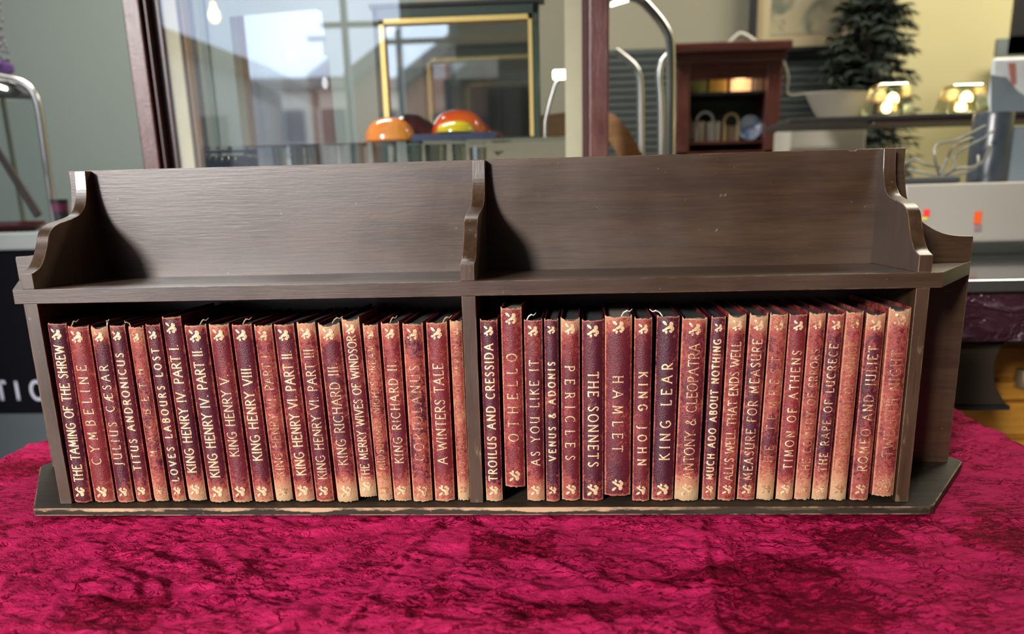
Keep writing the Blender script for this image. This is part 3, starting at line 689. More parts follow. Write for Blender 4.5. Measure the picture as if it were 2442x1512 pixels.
cpart([(v1, v2, -.03, .012, zb_, zt)], 'front_post', M_mah, bevel=.003)
cpart([(v0, v1 + .002, -.006, .012, zb_, zt), (v0 + .005, v0 + .009, -.016, .0, zb_, zt)], 'post_moulding', plain('mahogany_dark_moulding', (.045, .014, .011), .35))
cpart([(u3, gu(439), .003, .02, zb_, zt)], 'lining_strip', M_cream); cpart([(gu(1348), v0, .003, .02, zb_, zt)], 'lining_strip', M_cream)
cpart([(gu(440), gu(449), .012, .035, zb_, zt)], 'lining_strip', plain('tan_wood_strip', (.36, .22, .10), .6))
cpart([(u0 - .012, v2 + .012, -.045, DEP + .02, zt, zt + .05)], 'cornice', M_mahx, bevel=.006)
cpart([(u0, v2, -.03, DEP, zb_ - .04, zb_)], 'bottom_board', M_mahx, bevel=.004)
cpart([(u0 + .02, v2 - .02, 0, DEP - .02, 0, zb_ - .04)], 'plinth', M_mahx)
cpart([(u3, v0, -.002, .001, zb_, zt)], 'glass_door', M_pane)
for x in (u0 + .006, v2 - .010): cpart([(x, x + .004, .012, DEP, zb_, zt)], 'side_pane', M_acr)
uu = gu(512, 200, DEP); cpart([(uu - .003, uu + .003, DEP - .01, DEP, zb_, zt)], 'glass_edge', plain('pale_glass_edge', (.45, .55, .53), .2))
zs = at(1080, 344, y=1.04).z
cpart([(u3, v0, .03, DEP - .03, cl(zs) - .006, cl(zs))], 'glass_shelf', M_acr)
zs2 = zs - .062
cpart([(u3, v0, .03, DEP - .03, cl(zs2) - .006, cl(zs2))], 'glass_shelf', M_acr)

# frameless mirror with clips, standing at the back of the cabinet
FMY = 1.078
x0, x1, y0, y1, z0, z1 = pbox(571, 36, 792, 480, FMY, .006); z0 = zs2
fm = thing('frameless_mirror', ((x0 + x1) / 2, FMY, z0), 'frameless upright mirror in the cabinet, pale with reflected sky', 'mirror')
t = NT('silvered_glass_dim'); t.b.inputs['Metallic'].default_value = 1; t.b.inputs['Roughness'].default_value = .03
t.set(t.b, 'Base Color', t.mix(t.noise(t.obj(), 4, 3), (.70, .72, .71, 1), (.78, .80, .79, 1)))
zr = lambda py: at(780, py, y=FMY).z
nx_ = at(769, 110, y=FMY).x
LMB().prism([(x0, z0), (x1 + .002, z0), (x1, zr(134)), (nx_, zr(131)), (nx_, zr(94)), (x1 - .003, zr(93)), (x1 - .006, z1 + .004), (x1 - .016, z1 + .008), (x0, z1)], FMY, FMY + .006, 'y').build('mirror_glass', t.m, fm)
clip = MB().lathe([(0, -.0), (.006, 0), (.006, .004), (0, .004)], (0, 0, 0), 16).build('clip', M_chrome, fm)
clip.location = (at(775, 198, y=FMY).x - fm.location.x, -.001, zr(198) - z0); clip.rotation_euler = (R(90), 0, 0); clip.scale = (.9, 1.7, 1)

fm.rotation_euler = (0, 0, R(2.8))
# gilt framed mirror leaning in the cabinet
MY = 1.13
gm = thing('framed_mirror', (at(1090, 300, y=MY).x, MY, zs), 'dark green framed mirror with gold inner edge inside the cabinet', 'mirror')
fx0, fx1, fz1 = at(898, 150, y=MY).x, at(1287, 150, y=MY).x, at(1090, 16, y=MY).z
ix0, ix1, iz1 = at(912, 150, y=MY).x, at(1271, 150, y=MY).x, at(1090, 43, y=MY).z
jx0, jx1, jz1 = at(924, 150, y=MY).x, at(1262, 150, y=MY).x, at(1090, 55, y=MY).z
m_gr = plain('dark_green_frame', (.028, .060, .040), .35); zz0 = zs + .001
L = LMB(); L.box(fx0, ix0, MY - .012, MY + .012, zz0, fz1).box(ix1, fx1, MY - .012, MY + .012, zz0, fz1).box(fx0, fx1, MY - .012, MY + .012, iz1, fz1).box(fx0, fx1, MY - .012, MY + .012, zz0, zz0 + .014); L.build('frame', m_gr, gm, bevel=.002)
L = LMB(); L.box(ix0, jx0, MY - .015, MY + .008, zz0 + .014, iz1).box(jx1, ix1, MY - .015, MY + .008, zz0 + .014, iz1).box(ix0, ix1, MY - .015, MY + .008, jz1, iz1); L.build('gold_edge', M_gold2, gm)
t = NT('mirror_silver'); t.b.inputs['Metallic'].default_value = 1; t.b.inputs['Roughness'].default_value = .02; t.set(t.b, 'Base Color', t.mix(t.noise(t.obj(), 3, 2), (.80, .83, .82, 1), (.86, .88, .87, 1)))
LMB().box(jx0, jx1, MY - .002, MY + .006, zz0 + .014, jz1).build('mirror_glass', t.m, gm)
LMB().box(fx0 - .004, fx1 + .01, MY - .018, MY + .014, fz1, fz1 + .006).build('top_cap', M_black, gm)
# what that mirror shows on the street wall
VY = 2 * MY - YF
def wallbox(px0, py0, px1, py1, dep): a = pbox(px0, py0, px1, py1, VY, 0); return (a[0], a[1], YF, YF + dep, a[4], a[5])
tag(MB().box(*wallbox(900, 88, 1400, 99, .03)).build('trim_1', plain('oak_picture_rail', (.22, .13, .05), .5)), kind='structure')
o = MB().box(*wallbox(1086, 142, 1188, 188, .012)).build('window_stand_in', plain('white_board', (.75, .80, .85), .5)); tag(o, 'white board standing in for a bright window on the street wall, reflected in the framed mirror', 'window stand-in')  # plain white board added in place of a bright window
cb = thing('cupboard', (at(1222, 250, y=VY).x, YF + .2, FL), 'tall dark cupboard by the street wall, reflected in the framed mirror', 'cupboard')
a = pbox(1191, 190, 1250, 300, VY - .4, 0); LMB().box(a[0], a[1], YF + .02, YF + .4, FL, a[5]).build('body', M_black, cb, bevel=.01)
LMB().box(a[0] + .02, a[1] - .02, YF + .40, YF + .415, FL + .1, a[5] - .05).build('door', plain('charcoal_door', (.03, .03, .035), .4), cb)
a = pbox(1062, 191, 1080, 275, VY, 0); o = MB().box(a[0], a[1], YF, YF + .05, a[4] - .5, a[5]).build('roller_banner', M_black); tag(o, 'narrow black banner on the street wall, reflected in the framed mirror', 'banner')

# rounded glazed ornaments and their tray
def dome(name, x0, x1, ytop, ybot, Y, mat, label, extra=None):
    a = at(x0, ybot, y=Y); b_ = at(x1, ybot, y=Y); tz = at((x0 + x1) / 2, ytop, y=Y).z; r = (b_.x - a.x) / 2; z = zs + .0008
    if name == 'tray_dome': z = zs + .014
    h = tz - z; n = 14
    prof = [(r * .55, 0), (r * .9, h * .06)] + [(r * math.cos(R(k * 90 / n)) ** .8 if k < n else 0, h * (.12 + .88 * math.sin(R(k * 90 / n)))) for k in range(n + 1)]
    o = MB().lathe(prof, (0, 0, 0), 40).build('dome_ornament', mat, smooth=True); o.location = ((a.x + b_.x) / 2, Y, z)
    return tag(o, label, 'ornament')
def glaze(name, col, col2, sc_=18):
    t = NT(name); t.set(t.b, 'Base Color', t.mix(t.smooth(t.noise(t.obj(), sc_, 3), .35, .7), c4(col), c4(col2))); t.b.inputs['Roughness'].default_value = .18; t.b.inputs['Coat Weight'].default_value = .5
    t.b.inputs['Subsurface Weight'].default_value = .15; t.b.inputs['Subsurface Radius'].default_value = (.01, .006, .003); return t.m
dome('d', 873, 991, 280, 342, 1.0, glaze('orange_glaze', (.85, .22, .02), (.95, .36, .05)), 'pale orange dome ornament, leftmost on the cabinet shelf')
dome('d', 925, 1034, 271, 342, 1.09, glaze('maroon_glaze', (.045, .006, .008), (.09, .012, .015)), 'dark maroon dome ornament behind the pale orange one')
dome('tray_dome', 1032, 1158, 262, 334, 1.075, glaze('red_orange_glaze', (.85, .10, .015), (.92, .17, .02)), 'red orange dome ornament on the black tray')
o = dome('tray_dome', 1042, 1134, 288, 334, 1.01, glaze('yellow_glaze', (.72, .55, .01), (.80, .62, .02)), 'small bright yellow dome ornament in front of the red orange one')
pr_ = at(1062, 320, y=1.0) - o.location
MB().lathe([(0, -.003), (.003, -.0015), (.003, .0015), (0, .003)], tuple(pr_), 12).build('green_spot', plain('green_spot', (.05, .25, .05), .4), o, smooth=True)
x0, x1 = at(985, 340, y=.985).x, at(1185, 340, y=.985).x
tr = LMB(); tray = thing('display_tray', ((x0 + x1) / 2, 1.04, zs), 'shallow black tray under the red orange and yellow ornaments', 'tray')
LMB().box(x0, x1, .975, 1.12, zs + .001, zs + .012).build('base', M_black, tray, bevel=.002)
L = LMB(); L.box(x0, x1, .973, .977, zs + .001, zs + .0135).box(x0, x1, 1.118, 1.122, zs + .001, zs + .0135); L.build('rim', plain('navy_tray_rim', (.02, .03, .08), .3), tray)

M_tumb = glass('cut_glass', (.86, .90, .88), 3.2, .08, .10)
# cut glass tumblers in a row on the lower glass shelf
tum = None
for k, (px, w_, yt) in enumerate(((668, 36, 352), (712, 40, 352), (780, 60, 350), (843, 76, 349), (918, 66, 346), (990, 44, 348), (1040, 58, 349), (1096, 40, 350), (1140, 44, 352))):
    Y = 1.0 + .03 * (k % 2); c_ = at(px, 380, y=Y); r = (at(px + w_ / 2, 380, y=Y).x - c_.x) * .92; h = at(px, yt, y=Y).z - zs2 - .0006
    prof = [(0, 0), (r * .86, 0), (r * .9, .003), (r, h), (r * .9, h), (r * .8, .008), (0, .008)]
    o = MB().lathe(prof, (0, 0, 0), 12).build('glass_tumbler', M_tumb); o.location = (c_.x, Y, zs2 + .0006)
    tag(o, ['clear cut glass tumbler, leftmost of the row behind the rack top', 'narrow clear tumbler, second from left in the glass row', 'clear tumbler, third from left in the glass row', 'widest clear glass tumbler of the row behind the rack', 'wide clear tumbler under the pale orange dome ornament', 'narrow clear tumbler under the gap between the ornaments',
        'clear tumbler below the yellow dome ornament', 'clear tumbler, second from right in the glass row', 'clear glass tumbler, rightmost of the row'][k], 'glass', 'cut glass tumblers on the lower cabinet shelf')
# string of gold beads
bs = thing('bead_necklace', (at(520, 380, y=1.02).x, 1.02, zs2), 'string of small gold beads at the left of the cabinet', 'necklace')
m_bead = plain('gold_bead', (1, .80, .42), .15, 1)
LMB().box(at(468, 380, y=1.03).x, at(580, 380, y=1.03).x, 1.028, 1.06, zs2 + .0005, at(520, 372, y=1.03).z).build('display_block', plain('dark_velvet_block', (.02, .02, .02), .8), bs)
for px, py in ((487, 378), (501, 378), (516, 380), (531, 382), (545, 381), (563, 382), (478, 364), (498, 365), (521, 365), (549, 362)):
    p = at(px, py, y=1.024); o = MB().lathe([(.0040 * math.sin(R(a_)), -.0040 * math.cos(R(a_))) for a_ in range(0, 181, 20)], (0, 0, 0), 14).build('bead', m_bead, bs, smooth=True); o.location = p - bs.location
# arched plank behind the cabinet
def arch(name, pts, Y, th, wd, mat, label, cat):
    L = MB(); P = [at(x, y, y=Y) for x, y in pts]; c0 = P[0]
    for s_ in (0,):
        vs = []
        for i, p in enumerate(P):
            d = (P[min(i + 1, len(P) - 1)] - P[max(i - 1, 0)]).normalized(); n_ = Vector((-d.z, 0, d.x)) * th / 2
            for q in (p + n_, p - n_):
                vs += [q - c0, q + Vector((0, wd, 0)) - c0]
        fs = []
        for i in range(len(P) - 1):
            a, b_ = 4 * i, 4 * i + 4
            fs += [(a, b_, b_ + 1, a + 1), (a + 2, a + 3, b_ + 3, b_ + 2), (a, a + 2, b_ + 2, b_), (a + 1, b_ + 1, b_ + 3, a + 3)]
        fs += [(0, 1, 3, 2), (len(vs) - 4, len(vs) - 2, len(vs) - 1, len(vs) - 3)]
        L.add(vs, fs)
    o = L.build(name, mat, smooth=True); o.location = c0; return tag(o, label, cat)
arch('wooden_arch', [(1170, 345), (1230, 310), (1300, 300), (1370, 292), (1420, 284), (1452, 296), (1478, 325), (1500, 362), (1530, 430), (1560, 560)], 1.32, .042, .05, wood('pine_plank', (.20, .085, .025), (.36, .17, .06), axis='x', edge=False, dirt=False), 'curved brown wooden arch seen through and beside the display cabinet', 'wooden arch')
# small LED lamp in the cabinet
ll = thing('cabinet_lamp', (at(1300, 330, y=1.1).x, 1.1, zs), 'small bright LED lamp on a bent chrome stem inside the cabinet', 'lamp')
LMB().tube([at(1300, 342, y=1.1), at(1300, 290, y=1.1), at(1312, 240, y=1.1), at(1324, 200, y=1.1), at(1333, 190, y=1.1)], .0034).build('stem', M_chrome, ll, smooth=True)
p = at(1336, 180, y=1.09); LMB().box(p.x - .013, p.x + .012, 1.085, 1.1, p.z - .006, p.z + .009).build('led_head', plain('led_white', (1, 1, .9), .4, emit=(1, .98, .80), es=9), ll, bevel=.003)
# hanging bulb on the street side, reflected in the glass
p = seen_in_glass(511, 36, -1.3); hb = thing('pendant_bulb', (p.x, p.y, CE), 'bare filament bulb hanging on the street side, reflected in the glass', 'bulb')
LMB().tube([(p.x, p.y, CE), (p.x, p.y, p.z + .05)], .003).build('cord', M_black, hb)
LMB().lathe([(0, -.030), (.014, -.024), (.022, -.008), (.021, .008), (.010, .028), (.009, .045), (0, .046)], (p.x, p.y, p.z), 20).build('bulb', plain('bulb_glow', (1, .9, .7), .4, emit=(1, .78, .45), es=7), hb, smooth=True)

# --- right side: gooseneck lamps
def goose(base, pts, Y, r, head, label, lit, rear=0):
    P = [at(x, y, y=Y) for x, y in pts]; P[0].z = ZCT + .001; b0 = P[0]
    o = thing('gooseneck_lamp', (b0.x, Y, b0.z), label, 'lamp')
    Q = []
    for i in range(len(P) - 1):
        a, b_, c_, d_ = P[max(i - 1, 0)], P[i], P[i + 1], P[min(i + 2, len(P) - 1)]
        for k in range(5):
            t = k / 5; Q.append(.5 * (2 * b_ + (c_ - a) * t + (2 * a - 5 * b_ + 4 * c_ - d_) * t * t + (3 * b_ - a - 3 * c_ + d_) * t ** 3))
    Q.append(P[-1]); LMB().tube(Q, r, 14).build('tube', M_chrome, o, smooth=True)
    if head:
        a, b_ = at(head[0], head[1], y=Y), at(head[2], head[3], y=Y); d = (b_ - a)
        L = LMB(); u = d.normalized(); n_ = Vector((-u.z, 0, u.x)) * .004; w_ = Vector((0, .022, 0))
        vs = [a - n_ - w_, b_ - n_ - w_, b_ + n_ - w_, a + n_ - w_, a - n_ + w_, b_ - n_ + w_, b_ + n_ + w_, a + n_ + w_]
        L.add(vs, [(0, 1, 2, 3), (7, 6, 5, 4), (0, 4, 5, 1), (1, 5, 6, 2), (2, 6, 7, 3), (3, 7, 4, 0)]); L.build('lamp_head', M_white, o, bevel=.001)
        L = LMB(); e = n_ * 1.15; L.add([a - e - w_ * .8 + u * .003, b_ - e - w_ * .8 - u * .003, b_ - e + w_ * .8 - u * .003, a - e + w_ * .8 + u * .003], [(0, 1, 2, 3)] if lit else [(3, 2, 1, 0)])
        L.build('led_panel', plain('led_white', (1, 1, .9), .4, emit=(1, .98, .80), es=9), o)
    LMB().lathe([(0, 0), (.05, 0), (.05, .008), (.012, .014), (0, .014)], (b0.x, Y, b0.z), 24).build('base', M_chrome, o, smooth=True)
    return o
dz = 600
ZCT = at(1592, dz, y=1.22).z
goose(None, [(1592, dz), (1597, 480), (1599, 360), (1600, 240), (1600, 140), (1597, 95), (1583, 62), (1558, 30), (1530, 2), (1500, -10)], 1.22, .0085, (1452, 6, 1532, -18), 'chrome gooseneck LED lamp with a lit head, right of the cabinet', True)
goose(None, [(1530, dz), (1529, 480), (1529, 360), (1528, 260), (1526, 190), (1515, 160), (1492, 138), (1468, 120)], 1.9, .0085, None, 'dim thin gooseneck lamp in front of the dark slatted panel', False)
goose(None, [(1578, dz + 20), (1578, 480), (1577, 360), (1576, 240), (1572, 180), (1578, 150), (1592, 132)], 1.6, .007, None, 'second chrome lamp stem just left of the lit gooseneck lamp', False)
# side counter that carries these lamps, hidden behind the rack
zc_ = ZCT
sd = thing('side_counter', (.62, 1.55, FL), 'low side counter hidden behind the rack, carrying the gooseneck lamps', 'counter')
LMB().box(at(1480, 600, y=1.2).x, at(1860, 600, y=1.2).x, 1.14, 2.0, zc_ - .03, zc_).build('top', M_white, sd, bevel=.003)
LMB().box(at(1490, 600, y=1.2).x, at(1850, 600, y=1.2).x, 1.18, 1.98, FL, zc_ - .03).build('body', plain('grey_plinth', (.12, .13, .13), .7), sd)

# --- slatted dark wall panel
a = pbox(1445, 106, 2080, 420, 2.94, .04)
sl = thing('slatwall_panel', ((a[0] + a[1]) / 2, 2.94, a[4]), 'dark grey slatted display panel fixed to the khaki wall', 'wall panel')
L = LMB(); n = 18; hh = (a[5] + .9 - a[4]) / 1
L.box(a[0], a[1], 2.965, 2.99, a[4], a[5])
for k in range(n):
    z = a[4] + (a[5] - a[4]) * k / n; L.box(a[0], a[1], 2.945, 2.966, z + .003, z + (a[5] - a[4]) / n - .003)
L.build('slats', plain('slate_grey_slats', (.055, .068, .066), .6), sl)
# --- mahogany wall cabinet with its contents
WY = 2.3
a = pbox(1612, 122, 1862, 385, WY, .22); X0, X1, _, _, Z0, Z1 = a
wc = thing('wall_cabinet', ((X0 + X1) / 2, WY, Z0), 'small mahogany cabinet with open shelves of cards and trinkets', 'cabinet')
e = .055
LMB().box(X0, X0 + e * .75, WY, WY + .22, Z0, Z1).build('side', M_mah, wc, bevel=.003); LMB().box(X1 - e * .8, X1, WY, WY + .22, Z0, Z1).build('side', M_mah, wc, bevel=.003)
L = LMB(); L.box(X0 - .02, X1 + .02, WY - .03, WY + .23, Z1 - .004, Z1 + .022).box(X0 - .008, X1 + .008, WY - .012, WY + .225, Z1 - .03, Z1 - .004); L.build('cornice', M_mahx, wc, bevel=.004)
LMB().box(X0, X1, WY + .004, WY + .03, Z1 - .075, Z1 - .03).build('top_rail', M_mahx, wc)
LMB().box(X0, X1, WY, WY + .22, Z0, Z0 + .03).build('bottom', M_mahx, wc)
LMB().box(X0, X1, WY + .20, WY + .22, Z0, Z1 - .004).build('back', plain('dark_green_baize', (.045, .060, .045), .8), wc)
zr = lambda py: at(1735, py, y=WY + .05).z
s1, s2 = zr(221), zr(337)
for z in (s1, s2): LMB().box(X0 + e * .75, X1 - e * .8, WY + .02, WY + .2, z - .008, z).build('shelf', M_mahx if z == s2 else plain('dark_shelf', (.02, .015, .012), .5), wc)
MB()
def card(px0, px1, py0, zb, Y, mat, label, name='greeting_card', cat='card', dep=.012, bev=.004):
    x0, x1 = at(px0, 250, y=Y).x, at(px1, 250, y=Y).x; zt = at((px0 + px1) / 2, py0, y=Y).z
    o = MB().box(-(x1 - x0) / 2, (x1 - x0) / 2, 0, dep, 0, zt - zb).build(name, mat, bevel=bev); o.location = ((x0 + x1) / 2, Y, zb + .0005); return tag(o, label, cat)
cy = WY + .07
card(1644, 1684, 169, s1, cy, plain('lime_card', (.40, .46, .18), .6, vary=.3, scale=40), 'lime green boxed card, leftmost on the cabinet upper shelf')
card(1688, 1733, 169, s1, cy, plain('yellow_card', (.75, .52, .12), .6, vary=.3, scale=40), 'golden yellow boxed card beside the lime green one')
card(1741, 1790, 169, s1, cy, plain('peach_card', (.95, .55, .28), .6, vary=.1, scale=40, emit=(1, .58, .28), es=.8), 'glowing peach square card lamp on the cabinet upper shelf', 'lit_card', 'lamp')
light('added_card_fill', 'POINT', .10, at(1766, 195, y=cy - .035), (1, .62, .32), shadow_soft_size=.02)  # point light added to brighten the shaded cards
card(1795, 1824, 170, s1, cy, plain('taupe_card', (.45, .38, .32), .6), 'small taupe card at the right end of the upper shelf')
card(1638, 1683, 290, s2, cy, plain('cream_box', (.46, .38, .26), .6, vary=.1), 'cream box at the left of the cabinet lower shelf', 'gift_box', 'box', .05)
card(1688, 1721, 290, s2, cy, plain('ivory_box', (.48, .42, .31), .6, vary=.1), 'ivory box beside the cream one on the lower shelf', 'gift_box', 'box', .05)
card(1728, 1760, 300, s2, cy, plain('brown_card', (.24, .17, .10), .6, vary=.2), 'brown patterned box left of the blue plate', 'gift_box', 'box', .04)
for px, c_, lab in ((1630, (.10, .08, .06), 'dark looped key ring on the cabinet lower shelf'), (1681, (.30, .30, .30), 'grey looped ornament between the two pale boxes'), (1744, (.35, .25, .12), 'brass looped ornament above the brown patterned box')):
    p = at(px, 292, y=cy - .012); L = MB(); rr = .022 if px != 1681 else .026
    L.tube([(rr * math.cos(R(q)), 0, rr * 1.15 * math.sin(R(q))) for q in range(-20, 201, 20)], .004, 8)
    L.box(-rr - .002, -rr + .006, -.003, .003, s2 - p.z + .001, -.004); L.box(rr - .006, rr + .002, -.003, .003, s2 - p.z + .001, -.004)
    o = L.build('loop_ornament', plain('loop_%d' % px, c_, .4), smooth=True); o.location = p; tag(o, lab, 'ornament')
p = at(1788, 299, y=cy - .01); r = at(1815, 299, y=cy).x - p.x
pl = MB().lathe([(0, .004), (r * .6, .004), (r * .95, .012), (r, .012), (r, .009), (r * .6, 0), (0, 0)], (0, 0, 0), 36).build('decorative_plate', glaze('blue_white_plate', (.10, .14, .26), (.34, .40, .50), 60), smooth=True)
pl.rotation_euler = (R(84), 0, 0); pl.location = (p.x, cy - .002, s2 + r + .001); tag(pl, 'round blue patterned plate standing at the right of the lower shelf', 'plate')
# white coiled cable on the cabinet and grey cord beside it
def cable(name, pts, Y, r, mat, label):
    P = [at(x, y, y=Y) for x, y in pts]; Q = []
    for i in range(len(P) - 1):
        a, b_, c_, d_ = P[max(i - 1, 0)], P[i], P[i + 1], P[min(i + 2, len(P) - 1)]
        for k in range(5):
            t = k / 5; Q.append(.5 * (2 * b_ + (c_ - a) * t + (2 * a - 5 * b_ + 4 * c_ - d_) * t * t + (3 * b_ - a - 3 * c_ + d_) * t ** 3))
    Q.append(P[-1]); o = MB().tube([q - P[0] for q in Q], r, 10).build(name, mat, smooth=True); o.location = P[0]; return tag(o, label, 'cable')
m_cab = plain('white_flex', (.45, .43, .38), .5)
cable('power_cable', [(1706, 110), (1735, 106), (1752, 92), (1765, 82), (1782, 88), (1800, 100)], WY + .03, .008, m_cab, 'white flex curling over the top of the small mahogany cabinet')
cable('power_cable', [(1856, 125), (1868, 150), (1878, 185), (1878, 226), (1925, 225), (1990, 222), (2060, 222), (2110, 224)], WY + .1, .006, plain('grey_flex', (.20, .20, .17), .5), 'grey cord hanging right of the small mahogany cabinet')
# --- framed print
PY_ = 2.93
x0, x1, _, _, z0, z1 = pbox(1792, -190, 2058, 122, PY_, .02)
fp = thing('framed_print', ((x0 + x1) / 2, PY_, z0), 'black framed print with a beige mount hanging on the khaki wall', 'framed print')
b = .022
L = LMB(); L.box(x0, x0 + b, PY_ - .02, PY_ + .02, z0, z1).box(x1 - b, x1, PY_ - .02, PY_ + .02, z0, z1).box(x0, x1, PY_ - .02, PY_ + .02, z0, z0 + b * .6).box(x0, x1, PY_ - .02, PY_ + .02, z1 - b, z1); L.build('frame', M_black, fp)
LMB().box(x0 + b, x1 - b, PY_ - .002, PY_ + .01, z0 + b * .6, z1 - b).build('mount', plain('beige_mount', (.50, .41, .25), .8, vary=.05), fp)
t = NT('faded_botanical_print'); o_ = t.obj(); n1 = t.noise(o_, 9, 5, .6, .8); n2 = t.noise(o_, 25, 4, .6)
c_ = t.mix(t.smooth(n1, .42, .62), (.42, .36, .23, 1), (.13, .15, .11, 1)); c_ = t.mix(t.smooth(n2, .62, .72), c_, (.35, .12, .07, 1)); t.set(t.b, 'Base Color', c_); t.b.inputs['Roughness'].default_value = .6
mx0, mx1, mz = at(1840, 0, y=PY_).x, at(2008, 0, y=PY_).x, at(1920, 82, y=PY_).z
LMB().box(mx0, mx1, PY_ - .004, PY_ - .001, mz, z1 - .12).build('picture', t.m, fp)
# --- dark tree shape: a tall artificial fir in front of the wall
tr = thing('fir_tree', (at(2110, 280, y=2.75).x, 2.75, FL), 'dark green artificial fir standing against the cream wall', 'tree')
rnd = random.Random(4); L = LMB(); tx = at(2066, 200, y=2.75).x
LMB().tube([(tx, 2.75, FL), (tx, 2.75, 1.7)], [.03, .01]).build('trunk', plain('fir_trunk', (.05, .035, .02), .8), tr)
zt_ = at(2100, -350, y=2.75).z; zb2 = at(2100, 420, y=2.75).z
for k in range(700):
    f = rnd.random(); z = zb2 + (zt_ - zb2) * f; ln = (.21 * (1 - f * .65)) * rnd.uniform(.55, 1.0); a_ = rnd.uniform(0, 2 * math.pi)
    d = Vector((math.cos(a_), math.sin(a_) * .55, rnd.uniform(-.28, .1))); p0 = Vector((tx, 2.75, z)); p1 = p0 + d * ln
    s_ = Vector((-d.y, d.x, 0)).normalized()
    for q in range(7):
        c0 = p0.lerp(p1, .15 + q * .14); w_ = .045 * (1 - q * .09)
        for sg in (-1, 1):
            tip = c0 + s_ * sg * w_ + d * .03 + Vector((0, 0, rnd.uniform(-.02, .006)))
            L.add([c0, c0 + d * .016, tip, c0 + Vector((0, 0, .007))], [(0, 1, 2), (0, 2, 3)])
L.build('foliage', plain('fir_green', (.050, .064, .050), .85), tr)
# --- long dark shelf with the tealights
SY = 1.5
a = pbox(1880, 270, 2700, 292, SY, .26); sh = thing('wall_shelf', (a[0] + .5, SY, a[4]), 'long dark wooden shelf carrying the two lit glass tealights', 'shelf')
zt_ = at(2140, 273, y=SY).z; th = zt_ - at(2140, 297, y=SY).z
xl = at(1880, 280, y=SY).x
LMB().box(xl, XR - .001, SY, SY + .26, zt_ - th * .55, zt_).build('board', plain('ebony_board', (.010, .008, .006), .6), sh, bevel=.003)
LMB().box(at(2085, 280, y=SY).x, XR - .001, SY + .01, SY + .05, zt_ - th, zt_ - th * .5).build('edge_moulding', plain('dark_walnut_edge', (.06, .036, .026), .4), sh, bevel=.004)
def tealight(px0, px1, py_top, label):
    x0, x1 = at(px0, 265, y=SY + .05).x, at(px1, 265, y=SY + .05).x; h = at((px0 + px1) / 2, py_top, y=SY + .06).z - zt_; w_ = (x1 - x0) / 2; c_ = (x0 + x1) / 2
    o = thing('tealight_holder', (c_, SY + .05 + w_ * .9, zt_), label, 'tealight holder', 'square glass tealight holders on the dark shelf')
    t0 = .72
    vs = [(-w_, -w_, .001), (w_, -w_, .001), (w_, w_, .001), (-w_, w_, .001), (-w_ * t0, -w_ * t0, h), (w_ * t0, -w_ * t0, h), (w_ * t0, w_ * t0, h), (-w_ * t0, w_ * t0, h)]
    MB().add(vs, [(0, 3, 2, 1), (4, 5, 6, 7), (0, 1, 5, 4), (1, 2, 6, 5), (2, 3, 7, 6), (3, 0, 4, 7)]).build('glass_block', M_tl, o, bevel=.006, seg=3)
    r = w_ * .46
    MB().lathe([(0, .012), (r, .012), (r * 1.02, h * .45), (r * .96, h * .45), (r * .9, .018), (0, .018)], (0, 0, 0), 24).build('candle_cup', plain('brass_cup', (.85, .62, .30), .3, 1), o, smooth=True)
    MB().lathe([(0, 0), (.009, .003), (.0135, .011), (.012, .019), (.006, .026), (0, .028)], (r * .35, -r * .2, h * .36), 20).build('flame', plain('flame_glow', (1, .8, .4), .5, emit=(1, .66, .26), es=9), o, smooth=True)
    return o
t = NT('thick_pale_glass'); g = t.n('ShaderNodeBsdfTransparent'); g2 = t.n('ShaderNodeBsdfGlossy'); fr = t.n('ShaderNodeLayerWeight'); fr.inputs[0].default_value = .35; mx = t.n('ShaderNodeMixShader')
n = t.noise(t.obj(), 60, 2); t.set(g, 0, t.mix(n, (.80, .86, .78, 1), (.92, .96, .90, 1))); g2.inputs['Roughness'].default_value = .12; t.set(g2, 0, (.95, 1, .93, 1))
t.l(t.math('ADD', t.math('MULTIPLY', fr.outputs['Fresnel'], 1.3), .12, clamp=True), mx.inputs[0]); t.l(g.outputs[0], mx.inputs[1]); t.l(g2.outputs[0], mx.inputs[2]); t.l(mx.outputs[0], t.o.inputs[0]); M_tl = t.m
tealight(2078, 2184, 197, 'lit square glass tealight holder on the dark shelf, left one')
tealight(2256, 2362, 199, 'lit square glass tealight holder on the dark shelf, right one')
for px in (2138, 2320): light('tealight_glow', 'POINT', .25, at(px, 235, y=SY + .02), (1, .7, .35), shadow_soft_size=.012)
# pieces standing behind the dark shelf
card(1886, 2072, 300, FL, 1.9, plain('pale_lampshade_board', (.42, .39, .33), .7, vary=.05), 'plain off-white cabinet seen below the left part of the dark shelf', 'storage_cabinet', 'cabinet', .2, .006)
p = at(1990, 262, y=1.72); r = at(2070, 262, y=1.72).x - p.x; h = at(1990, 228, y=1.72).z - zt_
o = MB().lathe([(r * .5, 0), (r * .75, h * .4), (r * 1.02, h), (r * .98, h), (r * .7, h * .42), (0, h * .1)], (0, 0, 0), 36, 1, .5).build('shallow_bowl', plain('grey_stone_bowl', (.25, .23, .18), .6), smooth=True); o.location = (p.x, 1.68, zt_ + .0006); tag(o, 'shallow grey bowl on the dark shelf left of the tealights', 'bowl')
